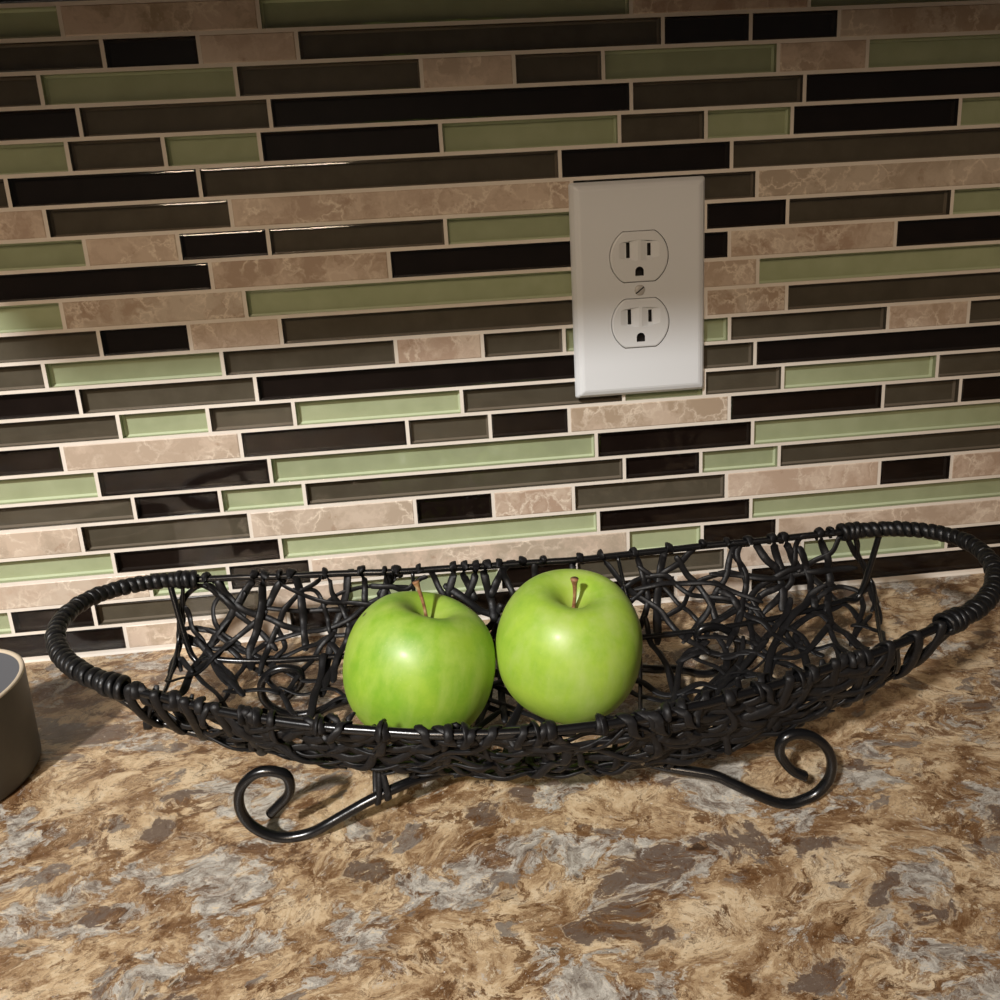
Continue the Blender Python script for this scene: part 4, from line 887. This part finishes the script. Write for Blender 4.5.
foot(Lr, Rr_, None, 'foot_wire', mid2)
# ties holding the front foot wire
for q, wd in ((.25, 2.4), (.55, 3.0)):
    lo = Ls[-2].lerp(Ls[-1], q); hi = min(nl, key=lambda p: abs(p.x-lo.x-1))+Vector((0, 0, 4))
    m_ = (lo+hi)/2; ax = hi-lo; hz = ax.length/2+2.9; ax = ax.normalized(); sd = Vector((0, -1, .2)); sd = (sd-ax*sd.dot(ax)).normalized()
    s = Sweep(); ring = []; rn = []
    for k in range(24):
        a = 2*math.pi*k/24
        ring.append(m_+ax*math.sin(a)*hz+sd*math.cos(a)*3.0+Vector((1.2*math.cos(a), 0, 0))); rn.append((ax*math.sin(a)+sd*math.cos(a)).normalized())
    s.add(ring, wd, 1.4, rn, n=8, closed=True)
    s.build('tie', M_rattan, basket)

# ------------------------------------------------------------------ apples
def apple_material(name, seed, c1, c2, c3, mark=None):
    m, nt, out = mat(name)
    tc = nd(nt, 'ShaderNodeTexCoord')
    vec = vmath(nt, 'ADD', tc.outputs['Object'], (seed, seed*.7, 0))
    str_ = vmath(nt, 'MULTIPLY', tc.outputs['Object'], (1, 1, .28))
    str_ = vmath(nt, 'ADD', str_, (seed, 0, 0))
    n1 = noise_tex(nt, vec, 48, 7, .68); n2 = noise_tex(nt, str_, 95, 5, .6)
    c = mix(nt, ramp(nt, n1.outputs[0], [(.38, (0, 0, 0)), (.62, (1, 1, 1))]), c1, c2)
    c = mix(nt, ramp(nt, n2.outputs[0], [(.45, (0, 0, 0)), (.7, (.7, .7, .7))]), c, c3)
    vo = nd(nt, 'ShaderNodeTexVoronoi'); vo.inputs['Scale'].default_value = 330; nt.links.new(vec, vo.inputs['Vector'])
    c = mix(nt, ramp(nt, vo.outputs['Distance'], [(.05, (.16, .16, .16)), (.12, (0, 0, 0))]), c, (.58, .66, .28))
    # russet tint down in the stem hollow
    at = nd(nt, 'ShaderNodeAttribute'); at.attribute_name = 'hollow'
    c = mix(nt, fmath(nt, 'MULTIPLY', at.outputs['Fac'], .6), c, (.30, .30, .07))
    if mark:     # small bruise on the shoulder
        dv = vmath(nt, 'SUBTRACT', tc.outputs['Object'], mark)
        ds = nt.nodes.new('ShaderNodeVectorMath'); ds.operation = 'LENGTH'
        nt.links.new(vmath(nt, 'MULTIPLY', dv, (.5, 1, 1.3)), ds.inputs[0])
        c = mix(nt, ramp(nt, fmath(nt, 'MULTIPLY', ds.outputs['Value'], 400), [(.5, (1, 1, 1)), (.7, (0, 0, 0))]), c, (.09, .085, .025))
    b = principled(nt, out, c, .45)
    b.inputs['Subsurface Weight'].default_value = .12
    b.inputs['Subsurface Radius'].default_value = (.004, .006, .002)
    b.inputs['Subsurface Scale'].default_value = .6
    b.inputs['Coat Weight'].default_value = .06; b.inputs['Coat Roughness'].default_value = .2
    n3 = noise_tex(nt, vec, 120, 3, .5); bump(nt, b, n3.outputs[0], .12, .0008)
    return m
M_stem, nt, out = mat('apple_stem')
tc = nd(nt, 'ShaderNodeTexCoord'); n = noise_tex(nt, tc.outputs['Object'], 300, 4, .6)
principled(nt, out, ramp(nt, n.outputs[0], [(.35, (.16, .06, .025)), (.55, (.34, .17, .075)), (.7, (.46, .33, .17))]), .6)
M_spot, nt, out = mat('apple_bruise'); principled(nt, out, (.05, .05, .012), .5)

# profile: (angle fraction, radius, height) of half an apple, in units of the maximum radius
PROF = [(0, .50), (.045, .505), (.09, .55), (.15, .63), (.23, .725), (.34, .80), (.47, .83), (.60, .80), (.73, .71), (.85, .56), (.94, .38), (.99, .17),
        (1.0, -.02), (.985, -.22), (.93, -.42), (.84, -.60), (.72, -.75), (.58, -.865), (.46, -.92), (.36, -.935), (.26, -.91), (.16, -.85), (.07, -.80), (0, -.79)]
def apple(name, centre, R, zk, tilt, spin, label, m, lobes, stem_pts, stem_w, seed):
    root = empty(name, (centre[0], centre[1], centre[2]), label, 'apple', 'green apples in the basket')
    root.rotation_euler = (math.radians(tilt[0]), math.radians(tilt[1]), 0)
    pf = catmull([Vector((a, 0, b_)) for a, b_ in PROF], .05)
    nth = 96
    v = []; f = []; hol = []
    for i, p in enumerate(pf):
        if p.x < 1e-4: 
            pass
        for j in range(nth):
            a = 2*math.pi*j/nth
            r = max(0, p.x); z = p.z
            lob = 1+lobes*math.cos(5*a+spin)*(.25+.9*max(0, abs(z)-.2))+.018*math.cos(2*a+seed)+.012*math.cos(3*a+seed*2)
            nz = noise.noise(Vector((math.cos(a)*1.3+seed, math.sin(a)*1.3, z*1.3)))*.018
            v.append(Vector((r*math.cos(a)*(lob+nz), r*math.sin(a)*(lob+nz), z*zk*(1+.02*math.cos(a+seed)*r)))*R*MM)
            hol.append(max(0, min(1, 1-r/.30)) if z > 0 else 0)
    for i in range(len(pf)-1):
        for j in range(nth):
            f.append((i*nth+j, (i+1)*nth+j, (i+1)*nth+(j+1) % nth, i*nth+(j+1) % nth))
    o = obj('apple_body', v, f, m, root)
    b_ = bmesh.new(); b_.from_mesh(o.data)
    bmesh.ops.remove_doubles(b_, verts=b_.verts, dist=1e-6)
    bmesh.ops.recalc_face_normals(b_, faces=b_.faces)
    b_.to_mesh(o.data); b_.free()
    o.data.polygons.foreach_set('use_smooth', [True]*len(o.data.polygons))
    at = o.data.attributes.new('hollow', 'FLOAT', 'POINT')
    at.data.foreach_set('value', [max(0, min(1, 1-math.hypot(q.co.x, q.co.y)/(R*MM*.30))) if q.co.z > 0 else 0 for q in o.data.vertices])
    s = Sweep(); P = catmull([Vector(p) for p in stem_pts], 1.0)
    base = len(s.v)
    s.add(P, stem_w, n=10)
    N = len(P)
    for i in range(N):
        c = P[i]*MM; t = i/(N-1)
        k = 1.15-.35*math.sin(math.pi*min(1, t*1.1))+(.75*max(0, t-.82)/.18)
        for j in range(10): s.v[base+i*10+j] = c+(s.v[base+i*10+j]-c)*k
    so = obj('stem', s.v, s.f, M_stem, root)
    return root, o
MA1 = apple_material('green_apple_skin', 1.3, (.205, .385, .025), (.305, .47, .040), (.38, .51, .10), mark=(-.0285, -.0010, .0190))
MA2 = apple_material('green_apple_skin_pale', 4.1, (.26, .43, .040), (.35, .51, .055), (.41, .52, .14))

apple('green_apple', (-50.0, -120.8, 48.9), 35.1, .96, (-7, 16), .4,
      'green apple on the left in the basket, with a long thin leaning stem', MA1, .016,
      [(0, 0, 16.5), (-1.2, -.2, 22), (-4.6, -.4, 30), (-9.6, -.4, 38.5)], 1.9, 1.0)
apple('green_apple', (21.8, -121.0, 51.5), 34.8, .99, (6, 6), 1.4,
      'paler, rounder green apple on the right in the basket, with a short thick stem', MA2, .012,
      [(0, 0, 16.5), (.1, 0, 23), (-.2, -.2, 29), (-1.0, -.3, 35.5)], 2.1, 5.0)


# ------------------------------------------------------------------ cup at the left
M_cup, nt, out = mat('grey_glazed_ceramic')
tc = nd(nt, 'ShaderNodeTexCoord'); n = noise_tex(nt, tc.outputs['Object'], 180, 4, .6)
c = mix(nt, n.outputs[0], (.088, .082, .070), (.108, .100, .086))
principled(nt, out, c, .5)
M_cup_in, nt, out = mat('dark_grey_glaze'); principled(nt, out, (.12, .122, .13), .3)
M_cup_rim, nt, out = mat('bare_clay_rim'); principled(nt, out, (.55, .46, .34), .5)
def cup(cx, cy, r0, r1, h):
    root = empty('cup', (cx, cy, 0), 'grey ceramic cup with a pale rim at the left edge of the counter', 'cup')
    n = 96
    def lathe(name, prof, m, cap0=False, cap1=False):
        v = [Vector((cx+r*math.cos(2*math.pi*j/n), cy+r*math.sin(2*math.pi*j/n), z))*MM for r, z in prof for j in range(n)]
        f = [(i*n+j, i*n+(j+1) % n, (i+1)*n+(j+1) % n, (i+1)*n+j) for i in range(len(prof)-1) for j in range(n)]
        if cap0: f.append(tuple(reversed(range(n))))
        if cap1: f.append(tuple((len(prof)-1)*n+j for j in range(n)))
        return rel(obj(name, v, f, m), root)
    lathe('cup_body', [(r0-3, .2), (r0-1, .8), (r0-.2, 2.2), (r0, 4), (r0+(r1-r0)*.5, h*.5), (r1, h-1.2)], M_cup, cap0=True)
    lathe('rim', [(r1, h-1.2), (r1-.1, h-.5), (r1-.6, h-.05), (r1-1.3, h), (r1-2.0, h-.3), (r1-2.3, h-1.0)], M_cup_rim)
    lathe('inside', [(r1-2.3, h-1.0), (r1-2.6, h-4), (r0-3.2, h*.4), (r0-4, 6), (r0-7, 4.2), (r0-12, 4.0)], M_cup_in, cap1=True)
cup(-278, -107, 36.3, 37, 50)

# ------------------------------------------------------------------ light
def area(name, loc, target, size, power, color, spread=None, shape='DISK', size_y=None):
    l = bpy.data.lights.new(name, 'AREA'); l.shape = shape; l.size = size; l.energy = power; l.color = color
    if size_y: l.size_y = size_y
    if spread: l.spread = spread
    o = bpy.data.objects.new(name, l); col.objects.link(o); o.location = loc
    o.rotation_euler = (Vector(target)-Vector(loc)).to_track_quat('-Z', 'Y').to_euler()
    return o

EXPOSURE = 0.0
# recessed ceiling can behind and left of the camera
sp = bpy.data.lights.new('ceiling_can_light', 'SPOT'); sp.energy = 255; sp.color = (1.0, .985, .97)
sp.shadow_soft_size = .06; sp.spot_size = math.radians(32); sp.spot_blend = 1.0
so_ = bpy.data.objects.new('ceiling_can_light', sp); col.objects.link(so_)
tgt = Vector((-.12, -.12, .03)); so_.location = tgt+Vector((-.55, -1.0, 1.0)).normalized()*2.2
so_.rotation_euler = (Vector((-.24, -.22, 0))-so_.location).to_track_quat('-Z', 'Y').to_euler()
# warm room lamps farther back
area('warm_room_light', (-.9, -3.2, 1.75), (0, 0, .2), .9, 40, (1.0, .77, .55))
w = bpy.data.worlds.new('room'); scene.world = w; w.use_nodes = True
w.node_tree.nodes['Background'].inputs[0].default_value = (.95, .82, .70, 1)
w.node_tree.nodes['Background'].inputs[1].default_value = .05


# ------------------------------------------------------------------ camera
cam = bpy.data.cameras.new('camera'); co = bpy.data.objects.new('camera', cam); col.objects.link(co)
r_, u_, f_ = Vector(CR), Vector(CU), Vector(CF)
m = Matrix(((r_.x, u_.x, -f_.x), (r_.y, u_.y, -f_.y), (r_.z, u_.z, -f_.z))).to_4x4()
m.translation = V(CAM)
co.matrix_world = m
cam.sensor_fit = 'HORIZONTAL'; cam.sensor_width = 36; cam.lens = 27.0
cam.shift_y = -0.1
cam.clip_start = .01
scene.camera = co
scene.view_settings.view_transform = 'Standard'
scene.view_settings.look = 'None'
scene.view_settings.gamma = 1
scene.view_settings.use_curve_mapping = False
scene.view_settings.exposure = EXPOSURE
